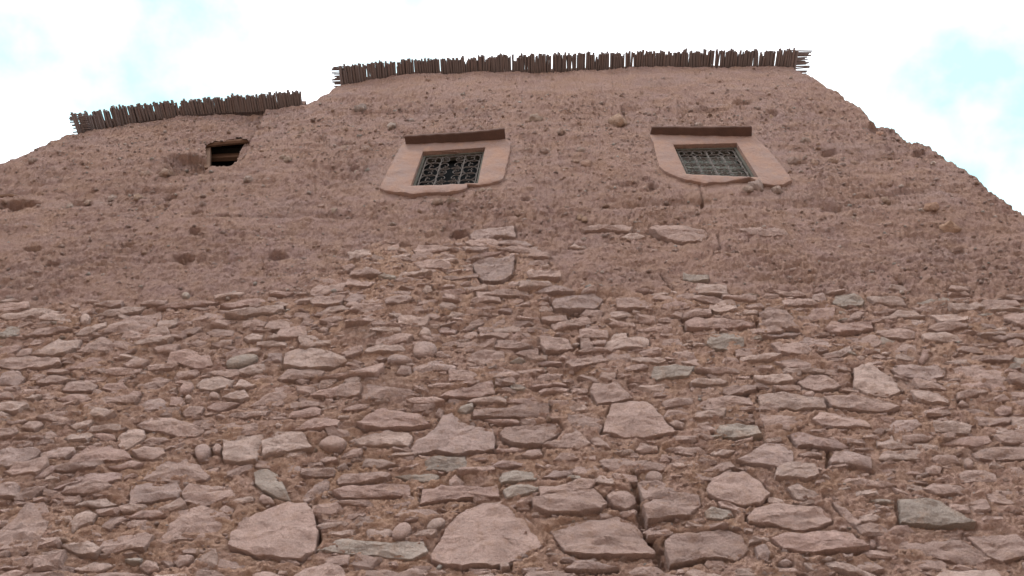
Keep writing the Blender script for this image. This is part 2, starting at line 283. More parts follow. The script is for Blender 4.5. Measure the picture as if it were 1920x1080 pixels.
# outlines of the stones one can pick out: tile, points in thirds of a photo pixel, kind
STONES = """
D 1345,770 1440,715 1620,640 1720,640 1765,720 1785,830 1770,930 1680,980 1480,960 1275,910 1300,820 |f
D 1250,300 1340,280 1480,275 1475,340 1440,430 1340,432 1250,420 |l
D 1470,310 1560,265 1700,260 1735,320 1760,360 1620,370 1480,410 |l
D 1425,490 1500,460 1560,490 1595,560 1630,630 1560,625 1480,590 1430,550 |g
D 755,215 840,180 960,175 1080,220 1150,250 1100,285 1000,290 900,255 800,240
D 655,290 720,255 810,250 815,290 740,345 690,365 655,330 |l
D 740,375 820,352 920,360 935,395 860,430 780,415
D 800,540 830,480 920,420 1010,400 1120,450 1185,520 1160,540 1060,535 960,550 |s
D 740,575 830,565 920,560 1000,540 1020,600 1000,640 900,650 800,670 720,680
D 1020,600 1060,550 1160,545 1280,550 1380,560 1350,600 1240,635 1150,665 1030,650 |s
D 360,460 420,400 500,360 620,350 720,390 740,420 640,440 480,450
D 0,400 60,365 200,370 240,400 170,450 60,490 0,470
D 225,405 330,365 425,365 425,400 370,430 240,435
D 290,590 330,560 460,520 620,490 690,510 680,540 560,570 420,570 330,595
D -90,900 0,830 60,790 170,680 250,670 290,740 270,830 200,920 100,940 0,960 -80,970 |s
D 410,690 470,650 600,645 670,690 600,705 490,690 |l
D 375,800 430,730 500,700 550,740 520,780 440,800 410,830 |l
D 565,800 600,740 700,730 715,755 650,790 620,820
D 820,880 900,790 1000,705 1130,670 1230,700 1310,740 1270,840 1130,850 1000,870 900,900 |s
D 330,910 420,885 500,880 580,940 540,975 450,970 390,940 |l
D 400,1040 480,1000 590,985 640,1010 560,1040 460,1050 |l
D 510,1080 580,1045 700,1040 850,1075 800,1100 600,1110
D -60,560 0,530 60,560 130,580 100,650 0,650 -50,640 |s
D 75,640 130,600 250,575 270,600 190,650 90,665
D 320,95 400,60 490,60 520,90 460,115 390,110
D 140,95 190,75 250,80 200,105 |l
D 1020,150 1080,110 1150,120 1130,155 1040,175
D 1160,130 1200,100 1290,90 1350,105 1300,125 1230,145
D 1250,170 1320,150 1450,140 1530,140 1490,170 1380,185 |s
D 1610,185 1640,150 1760,120 1810,130 1800,170 1700,180
D 1650,250 1760,190 1880,180 1915,210 1900,245 1800,260
D 1780,330 1850,280 1915,290 1960,320 1900,360 1820,350 |r
D 1780,405 1830,365 1880,380 1895,415 1830,420
D 400,250 450,220 530,215 500,245 430,265 |l
D 510,290 560,270 640,270 650,300 580,310
D 130,270 170,230 240,230 255,250 200,280
D 240,300 290,260 330,300 280,340
D 600,470 680,450 740,425 800,450 760,475 680,480
D 200,550 240,500 310,480 330,500 260,540
D 720,750 790,710 880,710 930,740 850,755
D 800,330 860,300 930,295 960,320 880,330
D 700,990 740,965 800,970 790,1000 730,1005 |g
D 960,950 1030,945 1090,965 1060,1000 1000,1020 970,990
D 780,1030 820,990 880,1000 890,1040 830,1060
D 1220,690 1260,655 1310,680 1290,720 1230,715
D 1080,1060 1120,1035 1210,1040 1280,1070 1200,1100 1100,1090
D 1410,1060 1440,1035 1520,1040 1600,1070 1540,1100 1440,1100
D 1200,225 1300,195 1430,190 1530,215 1500,245 1380,265 1270,240 |s
D 750,120 800,70 900,60 940,100 900,140 800,145 |s
D 1690,610 1740,560 1800,510 1860,500 1840,560 1780,600 1710,640 |s
D 1600,480 1620,430 1690,430 1690,480 1640,500 |s
D 1100,410 1090,350 1150,330 1190,360 1170,400 1130,425 |r
D 1190,360 1210,330 1245,335 1240,375 1200,380 |r
D 1450,640 1470,600 1520,620 1545,660 1480,655
E 500,960 560,860 620,770 700,690 800,660 920,650 990,700 1060,760 1120,830 1155,900 1060,960 960,995 850,1025 680,1030 580,1010 510,985 |f
E 1170,830 1250,790 1380,765 1550,755 1640,775 1700,850 1770,960 1650,965 1480,965 1350,970 1260,945 1215,890 |f
E 385,350 440,300 520,240 570,160 620,140 670,190 720,215 850,230 865,300 860,350 760,365 660,385 520,370 410,380 |f
E 890,265 920,240 1050,235 1220,220 1240,250 1200,300 1120,345 1040,340 960,325 910,295 |f
E 1130,350 1215,315 1245,240 1300,240 1360,300 1410,350 1330,370 1220,360 |s
E 1465,280 1490,190 1520,120 1620,100 1720,105 1790,180 1890,285 1780,300 1600,300 |f
E 745,140 900,125 1050,115 1170,118 1172,170 1060,178 900,178 740,180 |p
E 85,225 130,180 220,140 330,145 430,165 500,215 400,235 280,245 130,250 |p
E 40,305 140,265 260,250 380,260 400,300 370,345 240,330 110,330 |l
E 440,655 450,570 560,560 750,565 880,560 895,630 760,625 600,635 |p
E -60,585 0,550 120,540 380,540 390,600 300,600 160,605 0,615 |p
E -155,910 0,850 120,870 330,880 470,870 490,940 400,975 200,950 -60,935 |gl
E 1070,670 1110,650 1250,625 1420,610 1500,680 1460,720 1350,740 1160,740 1080,710 |p
E 1110,590 1250,570 1360,540 1440,560 1400,600 1250,620 1120,640
E 875,520 900,490 1000,470 1080,460 1115,500 1090,530 980,540 900,550 |g
E 905,590 980,560 1110,560 1105,600 1040,620 930,635 |gl
E 1665,560 1760,550 1860,590 1980,590 1990,635 1900,635 1780,665 1700,675 |s
E 1685,735 1760,690 1900,645 2010,650 2020,700 1960,770 1830,780 1720,805 |p
E 1490,640 1540,590 1620,610 1660,680 1600,720 1530,690 |p
E 1815,900 1860,860 2020,850 2170,830 2250,870 2290,950 2220,1010 2040,1000 1840,1040 |p
E 1450,430 1580,415 1700,430 1835,465 1800,490 1680,480 1560,495 1480,480 |s
E 1130,520 1190,490 1310,495 1300,515 1200,535
E 1010,390 1050,350 1120,355 1135,400 1070,405
E 1190,430 1230,395 1310,400 1340,425 1260,435 |s
E 105,430 120,390 220,400 310,435 220,445 |l
E 300,500 380,465 480,475 550,490 530,530 420,525 |gs
E 300,730 340,665 440,660 520,690 570,720 480,745 380,740 |s
E 275,840 310,780 370,765 400,800 370,850 300,865 |r
E 475,790 510,750 570,740 590,770 540,805 490,815 |rl
E 1250,1060 1310,1020 1420,1010 1560,1040 1480,1055 1340,1065 |p
E 650,140 680,105 740,95 745,125 700,150 |g
E 1260,220 1280,180 1370,170 1460,190 1470,250 1440,285 1370,260 |s
E 0,150 50,120 150,100 165,125 80,150
E 910,95 960,70 1100,45 1200,60 1220,90 1080,105 |s
E 1395,320 1440,300 1500,330 1515,365 1430,355 |s
E 1650,370 1680,330 1780,345 1780,375 1700,385
E 1790,430 1800,390 1840,400 1850,440
E 1820,365 1900,350 2010,370 2065,400 1950,410
E 600,520 640,490 690,530 670,560 610,555
E 860,360 950,340 1030,355 990,370 900,375
E 900,1050 890,1020 940,1015 950,1045 |l
E 1840,220 1880,205 1930,230 1920,260 1870,245
E 290,1040 380,1030 480,1050 470,1080 350,1090
E 1700,530 1740,495 1800,510 1810,560 1740,560 |r
E 525,150 550,110 575,130 560,165
E 805,185 900,190 1000,210 1000,225 880,210 |p
E 820,460 900,420 1030,420 1020,450 920,460 |s
E 1800,190 1840,140 1920,120 1960,170 1900,195 |s
E 1580,1060 1680,1005 1780,1020 1830,1050 1760,1090 |s
F 1205,675 1320,675 1440,685 1530,745 1640,820 1500,820 1380,815 1220,810 |gp
F 360,770 400,725 520,695 660,700 780,715 840,760 830,800 760,830 640,840 500,815 370,795 |p
F 130,600 165,550 240,510 340,505 430,560 490,640 430,690 330,700 220,680 140,640 |f
F 490,900 560,870 700,860 860,845 950,870 980,920 1040,960 900,970 720,975 560,960 |p
F 1100,880 1200,855 1360,870 1480,880 1620,910 1760,990 1620,1030 1420,990 1200,960 1130,930 |s
F 815,460 850,420 960,420 1050,460 1060,510 950,495 830,480 |p
F 300,450 390,400 460,355 560,350 620,400 620,460 540,495 420,475
F 165,265 190,240 300,240 420,265 440,320 330,330 250,320 170,300 |gp
F 420,100 450,75 560,80 700,95 790,120 800,165 640,165 440,150 |lp
F 785,95 850,85 1000,100 1130,130 1220,150 1160,185 1030,185 830,155 |p
F 715,240 760,190 900,190 1030,230 1050,270 930,275 790,265
F 600,310 650,295 760,325 860,350 930,385 850,395 720,375 640,375 |p
F 1080,340 1170,305 1200,350 1310,385 1150,385 1090,375 |l
F 430,200 540,190 680,210 690,250 600,280 450,260 |s
F 120,740 150,715 270,725 285,760 220,780 130,770 |gl
F 1150,270 1190,230 1310,230 1340,260 1280,290 1190,300 |s
F 1450,345 1560,310 1720,300 1740,335 1640,365 1540,355
F 1620,400 1700,370 1860,365 1960,390 1930,450 1780,445 1660,440
F 860,590 880,520 990,525 1080,570 1200,600 1100,610 960,595 |s
F 1500,520 1590,500 1730,490 1780,570 1640,570 1530,560 |s
F 1330,600 1400,575 1560,580 1650,610 1560,640 1420,640
F 580,600 640,570 700,600 800,640 740,670 640,660 |l
F 835,690 880,680 940,750 1000,810 970,840 900,770
F 150,400 210,370 300,395 260,415 180,420 |l
F 100,500 200,460 270,445 300,480 230,505
F 640,420 700,405 780,415 770,440 680,440
F 1360,490 1400,465 1455,485 1440,520 1370,520
F 1080,500 1200,490 1300,480 1360,515 1280,530 1150,520 |s
F 960,1030 1010,1005 1080,1020 1130,1070 1040,1090 980,1070 |s
F 1540,40 1560,5 1680,-40 1800,-20 1830,30 1700,60 |s
F 1545,130 1560,90 1610,140
F 1560,160 1700,190 1850,210 1830,240 1680,235 1580,200 |s
F 1750,160 1790,120 1860,130 1850,170 1790,185
F 400,950 460,930 500,990 470,1030 420,1010
F 770,1020 810,1000 855,1020 830,1030 |l
F 1380,430 1420,415 1530,420 1560,460 1440,465 |s
F 1570,460 1590,420 1640,460 1610,490 |r
F 1040,920 1060,895 1085,920 1065,955 |r
F 1700,640 1760,610 1900,620 1920,660 1840,700 1730,690 |s
F 1130,845 1180,820 1260,815 1310,850 1200,860
F 70,130 140,90 270,85 380,90 395,150 300,140 150,160 |s
F 1040,680 1100,665 1190,680 1180,695 1080,690 |gl
F 1800,480 1850,470 1920,480 1920,550 1850,540 |s
F 1060,300 1090,275 1130,290 1110,315
F 530,1040 570,1020 610,1045 570,1060
C 425,640 430,560 490,530 580,545 640,600 655,640 580,650 480,645
C 10,640 60,605 200,610 320,620 410,645 380,660 220,665 90,670 20,665 |p
C 840,500 860,460 930,445 1000,460 1025,495 1010,520 900,525 |g
C 1030,470 1130,470 1240,490 1265,515 1180,515 1080,505 |l
C 1280,490 1390,470 1500,490 1500,515 1380,525 1310,515 |gs
C 1165,565 1210,540 1300,545 1370,570 1300,580 1200,575 |l
C 800,650 830,615 940,620 1060,610 1080,640 1010,660 880,675 |p
C 880,690 980,675 1080,680 1130,720 1080,750 960,740 |s
C 960,880 1040,855 1130,920 1190,950 1220,1030 1150,1045 1040,1035 960,990 |lp
C 640,960 700,930 800,925 890,985 830,1010 760,1020 680,995 |p
C 1150,865 1250,840 1400,850 1480,890 1470,930 1360,935 1220,905
C 1520,870 1640,845 1790,860 1830,930 1790,975 1680,955 1560,930 |s
C -190,100 -120,80 0,85 110,95 150,130 110,175 0,170 -130,140 |p
C 300,100 420,90 530,75 600,130 480,140 380,135 |s
C 0,340 80,345 145,365 140,390 40,385 0,370 |g
C 505,440 580,445 650,430 700,460 620,465 540,460 |p
C 700,580 730,530 800,500 860,530 850,590 780,605 |s
C 920,570 980,545 1025,555 990,595 930,590
C 890,605 940,595 970,605 920,612
C 450,725 530,700 620,675 670,685 600,715 500,725 |p
C 780,810 860,780 940,745 955,780 880,815 800,815 |l
C 620,740 700,700 820,720 850,760 740,760 |s
C 1180,770 1240,720 1310,710 1320,770 1250,790 |s
C 1330,830 1350,770 1390,760 1400,790 1350,840
C 510,850 600,815 740,820 790,860 700,890 580,885 |s
C -60,790 0,755 80,770 150,810 130,850 20,850 |s
C 1490,440 1500,420 1620,430 1600,450 |p
C 1790,490 1850,470 1920,480 1920,505 |p
C 0,590 80,560 160,555 160,590 90,600 0,610 |p
C 1830,860 1860,810 1960,810 1960,880 |gs
C -190,545 -170,510 -60,495 40,500 85,515 30,550 -80,555 |s
C 1700,700 1780,700 1850,715 1800,725
C 310,465 380,450 430,455 370,465 |g
C 730,460 790,450 810,480 770,500 740,490
B 720,110 780,80 900,70 970,65 985,130 900,125 820,135 740,150 |p
B 870,150 940,140 1040,145 1080,175 980,170 890,170
B 870,200 960,180 1080,195 1125,205 1120,225 1000,215 |p
B 735,275 850,255 975,245 970,310 960,360 900,390 800,400 760,350 |p
B 1350,85 1400,70 1580,65 1640,85 1620,105 1480,95 1370,95 |p
B 400,190 430,165 520,175 620,185 600,205 500,215 430,225
B 760,460 900,445 1050,450 1060,470 940,480 820,490 770,495 |p
B 1080,460 1180,430 1270,435 1310,460 1180,470
B 1180,520 1200,480 1300,470 1420,460 1475,490 1430,540 1330,555 1200,545 |p
B 1125,580 1190,570 1270,565 1275,600 1200,610 1130,605 |p
B 1115,700 1200,695 1270,700 1310,760 1270,770 1150,780 1120,740 |p
B 1340,710 1390,705 1420,750 1400,770 1350,775 |p
B 1480,740 1530,680 1600,670 1610,710 1720,690 1735,745 1640,760 1490,770 |l
B 975,790 1020,760 1110,745 1110,790 1030,795
B 435,690 470,655 505,670 505,700 450,705 |rl
B 405,780 430,755 520,750 545,790 520,825 440,830 410,820 |r
B 255,850 280,825 350,825 410,850 380,865 290,870 |r
B -130,940 0,915 100,905 245,875 245,900 190,935 60,930 |p
B 400,890 470,855 600,840 650,870 640,900 520,905 410,910 |s
B 690,820 720,780 850,760 920,770 915,830 800,860 740,845 |s
B 535,745 620,725 750,725 790,750 700,755 600,755 |s
B 585,605 620,565 690,555 700,575 640,590 |l
B 665,670 720,620 780,590 830,590 800,620 720,655
B 455,465 480,435 510,440 515,470 480,475 |l
B 540,440 590,415 640,425 630,440
B 540,475 580,450 680,455 710,465 640,480
B 35,230 80,210 165,205 170,235 100,250 50,260 |l
B 0,310 60,290 80,310 30,340
B 90,335 140,310 220,310 180,325 |l
B 525,250 560,215 640,220 650,245 580,265 |s
B 680,195 750,190 830,205 800,220 700,215
B 720,240 830,225 920,225 860,240 790,250
B 1570,140 1620,110 1680,110 1710,135 1640,145 |l
B 0,510 60,475 160,470 155,510 60,520
B 200,490 300,455 400,465 380,490 280,500 |s
B 1060,970 1120,955 1250,955 1280,975 1180,970 1080,980 |p
B 550,1030 610,990 730,970 850,935 865,1010 780,1035 640,1035 |p
B 870,995 930,970 990,990 930,1000
B 1395,990 1420,955 1550,950 1590,990 1640,1040 1560,1055 1440,1070
B 1280,980 1320,960 1350,970 1300,985
B 1080,830 1150,810 1240,820 1240,840 1130,835
B 945,830 1010,815 1040,825 980,840 |g
B 1780,720 1850,700 1920,700 1920,750 1800,745 |s
B 310,920 340,880 395,880 400,920 340,925
B 110,1020 150,960 250,940 380,960 440,1010 300,1050 120,1050 |s
B -60,1030 0,980 60,960 115,975 105,1030 40,1040
B 1280,190 1310,165 1385,195 1320,190 |l
B 540,660 580,640 650,650 640,680 560,675
B 880,560 900,545 960,545 955,565
B 1840,590 1880,570 1920,575 1920,600
B 1660,450 1720,440 1760,460 1700,460
B 700,870 790,860 900,860 1010,900 960,925 800,920 |s
B 1480,830 1500,780 1620,790 1640,830 1540,860 |s
B 1080,900 1160,870 1250,880 1240,900 1120,920
A 0,585 60,550 180,530 340,545 310,565 170,575 40,595 |lp
A 530,580 600,550 720,530 830,535 780,555 640,575 |lp
A 880,545 980,520 1130,500 1240,505 1180,520 1000,540 |p
A 1240,530 1330,495 1480,485 1530,510 1450,520 1330,540
A 1270,585 1390,550 1600,530 1605,555 1540,575 1380,590 |lp
A 1520,480 1560,450 1660,460 1610,480 |p
A 580,680 640,620 780,570 910,555 900,600 850,640 780,680 720,690 660,670
A 420,680 480,640 600,605 595,630 520,670 460,685 |l
A 120,700 200,655 330,630 410,660 300,680 180,690
A -30,690 10,660 60,635 115,640 100,680 40,705 |g
A 170,795 230,745 330,705 460,710 440,750 370,790 290,800 |lp
A 430,785 500,730 570,690 650,720 620,755 520,780
A -50,860 60,820 200,805 340,830 350,860 230,885 80,885 |p
A 885,660 895,610 1000,600 1000,630 930,660 |lp
A 980,675 1060,640 1140,650 1090,680
A 930,850 960,790 1050,770 1180,790 1195,850 1100,865 1000,840
A 1260,840 1300,815 1400,790 1460,795 1430,830 1340,860 1290,860 |rg
A 1590,865 1600,790 1680,755 1820,780 1920,810 1960,850 1860,870 1760,880 1650,870 |lp
A 1790,570 1850,540 1920,530 2000,550 1920,565 |l
A 1800,625 1880,595 1940,590 1930,620 1850,640
A 1490,660 1510,610 1620,600 1650,620 1640,660 1540,665
A 1365,700 1420,670 1480,680 1475,715 1400,725 |l
A 1690,640 1710,600 1765,605 1740,635
A 1790,670 1820,645 1850,660 1840,690
A 1500,715 1540,680 1590,690 1560,715 |l
A 455,630 455,590 490,570 515,590 500,620 |rl
A 90,800 120,755 180,750 170,785 110,800
A 205,960 280,920 390,905 415,925 330,960 240,970 |p
A 345,1000 380,950 460,935 550,965 520,1000 430,1005 |p
A -40,975 30,910 110,900 150,940 100,975
A 360,890 430,840 520,810 640,820 560,860 440,880 |s
A 745,960 800,920 900,900 970,920 900,950 800,965
A 1100,960 1130,915 1220,910 1320,930 1280,970 1200,990 1120,980 |l
A 1150,890 1200,870 1350,865 1360,890 1280,915
A 1310,975 1350,920 1445,970 1380,985 |l
A 1245,1030 1290,1000 1380,990 1400,1030 1350,1050 |l
A 1400,1080 1460,1030 1560,950 1630,960 1620,1020 1520,1060 |s
A 1000,1000 1020,950 1080,935 1090,980 1040,1010 |r
A 1035,1030 1060,1010 1080,1025 1050,1045 |rl
A 1165,1030 1190,995 1235,1010 1230,1040 |r
A 950,1070 960,1020 1020,1020 1040,1050 1010,1080
A 710,1020 740,985 790,1000 770,1040
A 570,985 600,950 690,945 720,970 640,995
A 1065,735 1110,710 1170,715 1120,745
A 1190,745 1240,710 1310,700 1300,740 1230,755
A 1740,1020 1780,990 1900,970 1940,1000 1860,1040
A 1480,830 1510,785 1590,790 1580,835 |s
A -30,790 30,735 120,735 100,770 40,795
A 130,740 190,700 250,710 220,735
A 1015,470 1050,450 1075,465 1050,485 |rg
A -20,485 70,470 115,490 30,495 |l
A 1660,940 1700,920 1740,930 1700,955
A 690,850 760,815 840,830 800,860 720,870
A 1150,660 1210,635 1330,645 1300,685 1200,690
"""
TILES = {'A': (0, 400), 'B': (640, 400), 'C': (1280, 400), 'D': (0, 720), 'E': (640, 720), 'F': (1280, 720)}
def traced():
    out = []
    for ln in STONES.strip().splitlines():
        body, _, fl = ln.partition('|')
        t, *pts = body.split()
        ox, oy = TILES[t]
        out.append(([(ox + float(p.split(',')[0]) / 3, oy + float(p.split(',')[1]) / 3) for p in pts], fl.strip()))
    return out
def poly_at(pts, y=0.0):
    return np.array([at(px, py, y) for px, py in pts])
def project(x, z, y=0.0):
    d = np.stack([x - CAM[0], np.full_like(x, y - CAM[1]), z - CAM[2]], -1)
    c = d @ R
    return 960 + FPX * c[..., 0] / -c[..., 2], 540 - FPX * c[..., 1] / -c[..., 2]

rs = np.random.RandomState(7)
rng = random.Random(7)

# ------------------------------------------------------------------ setting: ground
gv = []; gf = []
gx = np.linspace(-400, 400, 41); gy = np.linspace(-400, 400, 41)
for j in range(41):
    for i in range(41):
        gv.append((gx[i], gy[j], 0.0 if abs(gx[i]) < 60 and abs(gy[j]) < 60 else rng.uniform(-.6, .3)))
for j in range(40):
    for i in range(40):
        a = j * 41 + i; gf.append((a, a + 1, a + 42, a + 41))
ground = link('ground', pymesh('ground', gv, gf), M_GROUND)
ground['kind'] = 'structure'

# ------------------------------------------------------------------ the house
house = bpy.data.objects.new('earthen_house', None); COL.objects.link(house)
house['label'] = 'tall reddish rammed earth house with rubble stone base, two grilled windows and reed eaves'
house['category'] = 'house'

# skyline of the facade, traced along the wall plane: (px, py)
SIL = [(-90, 335), (0, 292), (45, 274), (90, 255), (118, 243), (124, 240), (140, 237), (200, 221), (260, 209), (330, 200),
       (400, 194), (470, 191), (565, 187), (590, 181), (606, 172), (620, 165), (633, 152), (650, 147), (700, 139), (760, 132), (900, 129), (1000, 127),
       (1100, 124), (1200, 121), (1300, 121), (1400, 119), (1480, 121), (1508, 136), (1528, 146), (1545, 158), (1562, 163), (1580, 178),
       (1596, 189), (1603, 199), (1609, 212), (1618, 222), (1640, 228), (1672, 236), (1680, 249), (1692, 254), (1715, 258), (1736, 268),
       (1746, 280), (1768, 288), (1790, 306), (1830, 335), (1862, 362), (1890, 380), (1920, 402), (1990, 452)]
P = poly_at(SIL)
a, b = P[0], P[-1]                                                  # beyond the frame the worn corners run on down
P = np.vstack([a + (-.75, -9), a + (-.62, -4.5), a + (-.45, -2.2), a + (-.22, -.8), P, b + (.25, -.7), b + (.5, -2.2), b + (.7, -4.5), b + (.85, -7)])
P[:, 0] = np.maximum.accumulate(P[:, 0] + np.arange(len(P)) * 1e-5); P[:, 1] = np.maximum(P[:, 1], .3)
SX, SZ = P[:, 0], P[:, 1]
XL, XR = SX[0], SX[-1]
NX = 1560
xs = np.linspace(XL - .25, XR + .25, NX)
T = np.interp(xs, SX, SZ)
T = T + .020 * perlin(xs * 4, xs * 0, 91) + .014 * perlin(xs * 11, xs * 0 + 3, 92) + .010 * perlin(xs * 29, xs * 0 + 7, 93)
rim_extra = smooth(SX[0], SX[0] + .3, xs)
for x0, s in ((XL, -1), (XR, 1)):                                   # side corners run down to the ground
    t = np.clip((xs - x0) * s / .25, 0, 1)
    T = np.where(t > 0, np.interp(x0, SX, SZ) * (1 - t) , T)
T = np.maximum(T, .0)
ZMAX = T.max() + .03
el0, el1 = math.atan((3.9 - 1.6) / 3.4), math.atan((ZMAX - 1.6) / 3.4)
zl = np.concatenate([np.linspace(0, 3.5, 18), np.linspace(3.6, 3.88, 12), 1.6 + 3.4 * np.tan(np.linspace(el0, el1, 455))])
NZ = len(zl)
X, Z = np.meshgrid(xs, zl)
PX, PY = project(X, Z)

stones = [(poly_at(p), fl) for p, fl in traced()]

# upper limit of the rubble masonry, in photo pixels
ZB = np.interp(PX, [-400, 0, 300, 560, 640, 700, 1010, 1060, 1130, 1300, 1450, 1600, 1920, 2400], [575, 572, 566, 552, 500, 452, 452, 540, 548, 545, 545, 548, 560, 575])
low = smooth(-14, 20, PY - ZB + 14 * fbm(X, Z, 2.5, 3, 60))          # 1 = rubble masonry, 0 = rammed earth

print('noise')
macro = .07 * fbm(X, Z, .45, 3, 1) + .035 * fbm(X, Z * 1.25, 1.5, 3, 5)
lump = fbm(X * .65, Z * 1.5, 5.0, 5, 11, .62)
crumb = fbm(X * .85, Z * 1.35, 14.0, 4, 21, .7)
fine = fbm(X, Z, 45, 2, 31)
bill = 1 - np.abs(perlin(X * 9, Z * 12, 41)) * 2
patch = smooth(-.25, .35, fbm(X, Z, .9, 3, 51))                     # worn patches come in drifts
h_up = .034 * lump + (.019 + .019 * patch) * crumb + .012 * fine - .016 * smooth(.55, .95, bill) * patch
pit = smooth(.42, .78, fbm(X * .9, Z * 1.5, 4.2, 4, 71, .6)); h_up -= .038 * pit
pit2 = smooth(.45, .75, fbm(X, Z * 1.4, 11, 3, 76, .6)); h_up -= .012 * pit2
# lift joints of the rammed earth
for pyl, amp in ((170, .018), (207, .026), (262, .018), (322, .028), (392, .036), (470, .022)):
    zj = at(960, pyl)[1] + .05 * fbm(X, X * 0, .8, 3, 80 + pyl) + (X * .012)
    h_up -= amp * np.exp(-((Z - zj) / .05) ** 2) * smooth(-.2, .4, fbm(X, Z, 1.1, 2, 85 + pyl))
    h_up += amp * .5 * smooth(-.12, .0, Z - zj) * (Z < zj)
topcalm = smooth(200, 150, PY + 12 * lump)                          # smoother top course
h_up = h_up * (1 - .45 * topcalm)
h_low = .028 * lump + .036 * crumb + .012 * fine - .030 * smooth(.30, .7, fbm(X * .8, Z * 1.6, 7, 4, 95, .6)) + .001
H = macro + h_up * (1 - low) + h_low * low
# the lower left wing sits back behind a ragged seam
SEAM = poly_at([(500, 186), (482, 222), (466, 262), (455, 300), (425, 316), (352, 345), (318, 368), (296, 410), (280, 470)])
so_ = np.argsort(SEAM[:, 1]); xseam = np.interp(Z, SEAM[so_, 1], SEAM[so_, 0]) + .03 * crumb
left = smooth(.03, -.03, X - xseam) * smooth(470, 330, PY)
H -= .085 * left; macro_l = macro - .085 * left
# single hollows: (px, py, half width px, half height px, depth m)
HOLES = [(346, 295, 42, 20, .13), (318, 355, 17, 8, .10), (322, 366, 8, 5, .05), (420, 408, 14, 6, .09), (345, 486, 20, 9, .08), (862, 433, 20, 10, .09), (98, 500, 16, 7, .07), (26, 374, 42, 11, .15),
         (985, 371, 9, 4, .06), (1316, 384, 5, 8, .06), (1690, 531, 8, 7, .08), (365, 440, 10, 6, .06), (150, 370, 22, 7, .05), (370, 400, 12, 5, .05), (1262, 310, 10, 8, .0), (1555, 285, 16, 7, .06),
         (1725, 290, 16, 9, .07), (1640, 240, 14, 8, .06), (1450, 214, 10, 5, .06), (1310, 296, 8, 6, .0), (663, 318, 9, 6, .06), (1075, 590, 25, 5, .06), (715, 570, 6, 4, .07), (645, 270, 16, 5, .04), (1390, 195, 20, 5, .05), (1290, 380, 60, 7, .03), (1170, 348, 30, 6, .04), (1185, 205, 20, 5, .03), (1330, 205, 25, 6, .04), (1222, 350, 7, 6, .06), (600, 260, 14, 6, .05), (500, 205, 40, 4, .02),
         (35, 205, 12, 5, .05), (60, 470, 20, 7, .06), (240, 460, 16, 6, .05), (520, 480, 18, 6, .05), (760, 455, 14, 6, .05), (1560, 392, 20, 6, .04), (1800, 470, 14, 6, .04)]
for hx, hy, hw, hh, dp in HOLES:
    q = ((PX - hx) / hw) ** 2 + ((PY - hy) / hh) ** 2
    H -= dp * smooth(1.15, .35, q + .9 * lump + .7 * crumb) * (1 + .9 * crumb)
# cracks (px polylines)
def polyline_dist(pts, x, z):
    d = np.full(x.shape, 1e9)
    for a, b in zip(pts[:-1], pts[1:]):
        e = b - a; t = np.clip(((x - a[0]) * e[0] + (z - a[1]) * e[1]) / (e @ e), 0, 1)
        d = np.minimum(d, np.hypot(x - a[0] - t * e[0], z - a[1] - t * e[1]))
    return d
CRACKS = [([(484, 222), (476, 236), (466, 247), (457, 258)], .028, .09), ([(1312, 345), (1318, 372), (1316, 392)], .010, .04), ([(1345, 445), (1350, 470), (1336, 480)], .010, .03),
          ([(1188, 892), (1196, 930), (1206, 985), (1230, 1035), (1240, 1062)], .022, .07), ([(1240, 515), (1262, 545)], .012, .04), ([(1418, 600), (1420, 625)], .012, .05),
          ([(1395, 735), (1410, 790), (1425, 830)], .012, .05), ([(1165, 200), (1172, 222)], .010, .03), ([(842, 205), (850, 190)], .010, .03), ([(590, 930), (598, 985), (592, 1010)], .012, .06), ([(1548, 850), (1552, 885)], .012, .05)]
for pts, wd, dp in CRACKS:
    q = poly_at(pts); m = (np.abs(X - q[:, 0].mean()) < 1) & (np.abs(Z - q[:, 1].mean()) < 1.2)
    dd = polyline_dist(q, X[m] + .02 * lump[m], Z[m] + .02 * crumb[m]); H[m] -= dp * np.exp(-(dd / wd) ** 2)
# rounded, worn rim
rim = np.clip(T[None, :] - Z, 0, None)
H -= .10 * np.clip(1 - rim / .16, 0, 1) ** 2 * (T[None, :] > 4)
# seats for the stones
def cells(poly, pad):
    i0 = np.searchsorted(xs, poly[:, 0].min() - pad); i1 = np.searchsorted(xs, poly[:, 0].max() + pad)
    j0 = np.searchsorted(zl, poly[:, 1].min() - pad); j1 = np.searchsorted(zl, poly[:, 1].max() + pad)
    return slice(j0, j1 + 1), slice(i0, i1 + 1)
for poly, fl in stones:
    s = cells(poly, .05); x, z = X[s], Z[s]
    if x.size == 0: continue
    ins = inside(poly, x, z); d = edge_dist(poly, x, z); sd = np.where(ins, d, -d)
    hh = H[s]; seat = macro_l[s] - .022
    w = smooth(.008, .04, sd) if 's' not in fl else smooth(.03, .09, sd)
    hh = hh * (1 - w) + np.minimum(hh, seat) * w
    if 's' not in fl:
        hh = hh - (.042 if 'p' in fl or 'f' in fl else .024) * np.exp(-((sd + .004) / .012) ** 2) * np.clip(.6 + 1.4 * lump[s], 0, 1.3)
    H[s] = hh

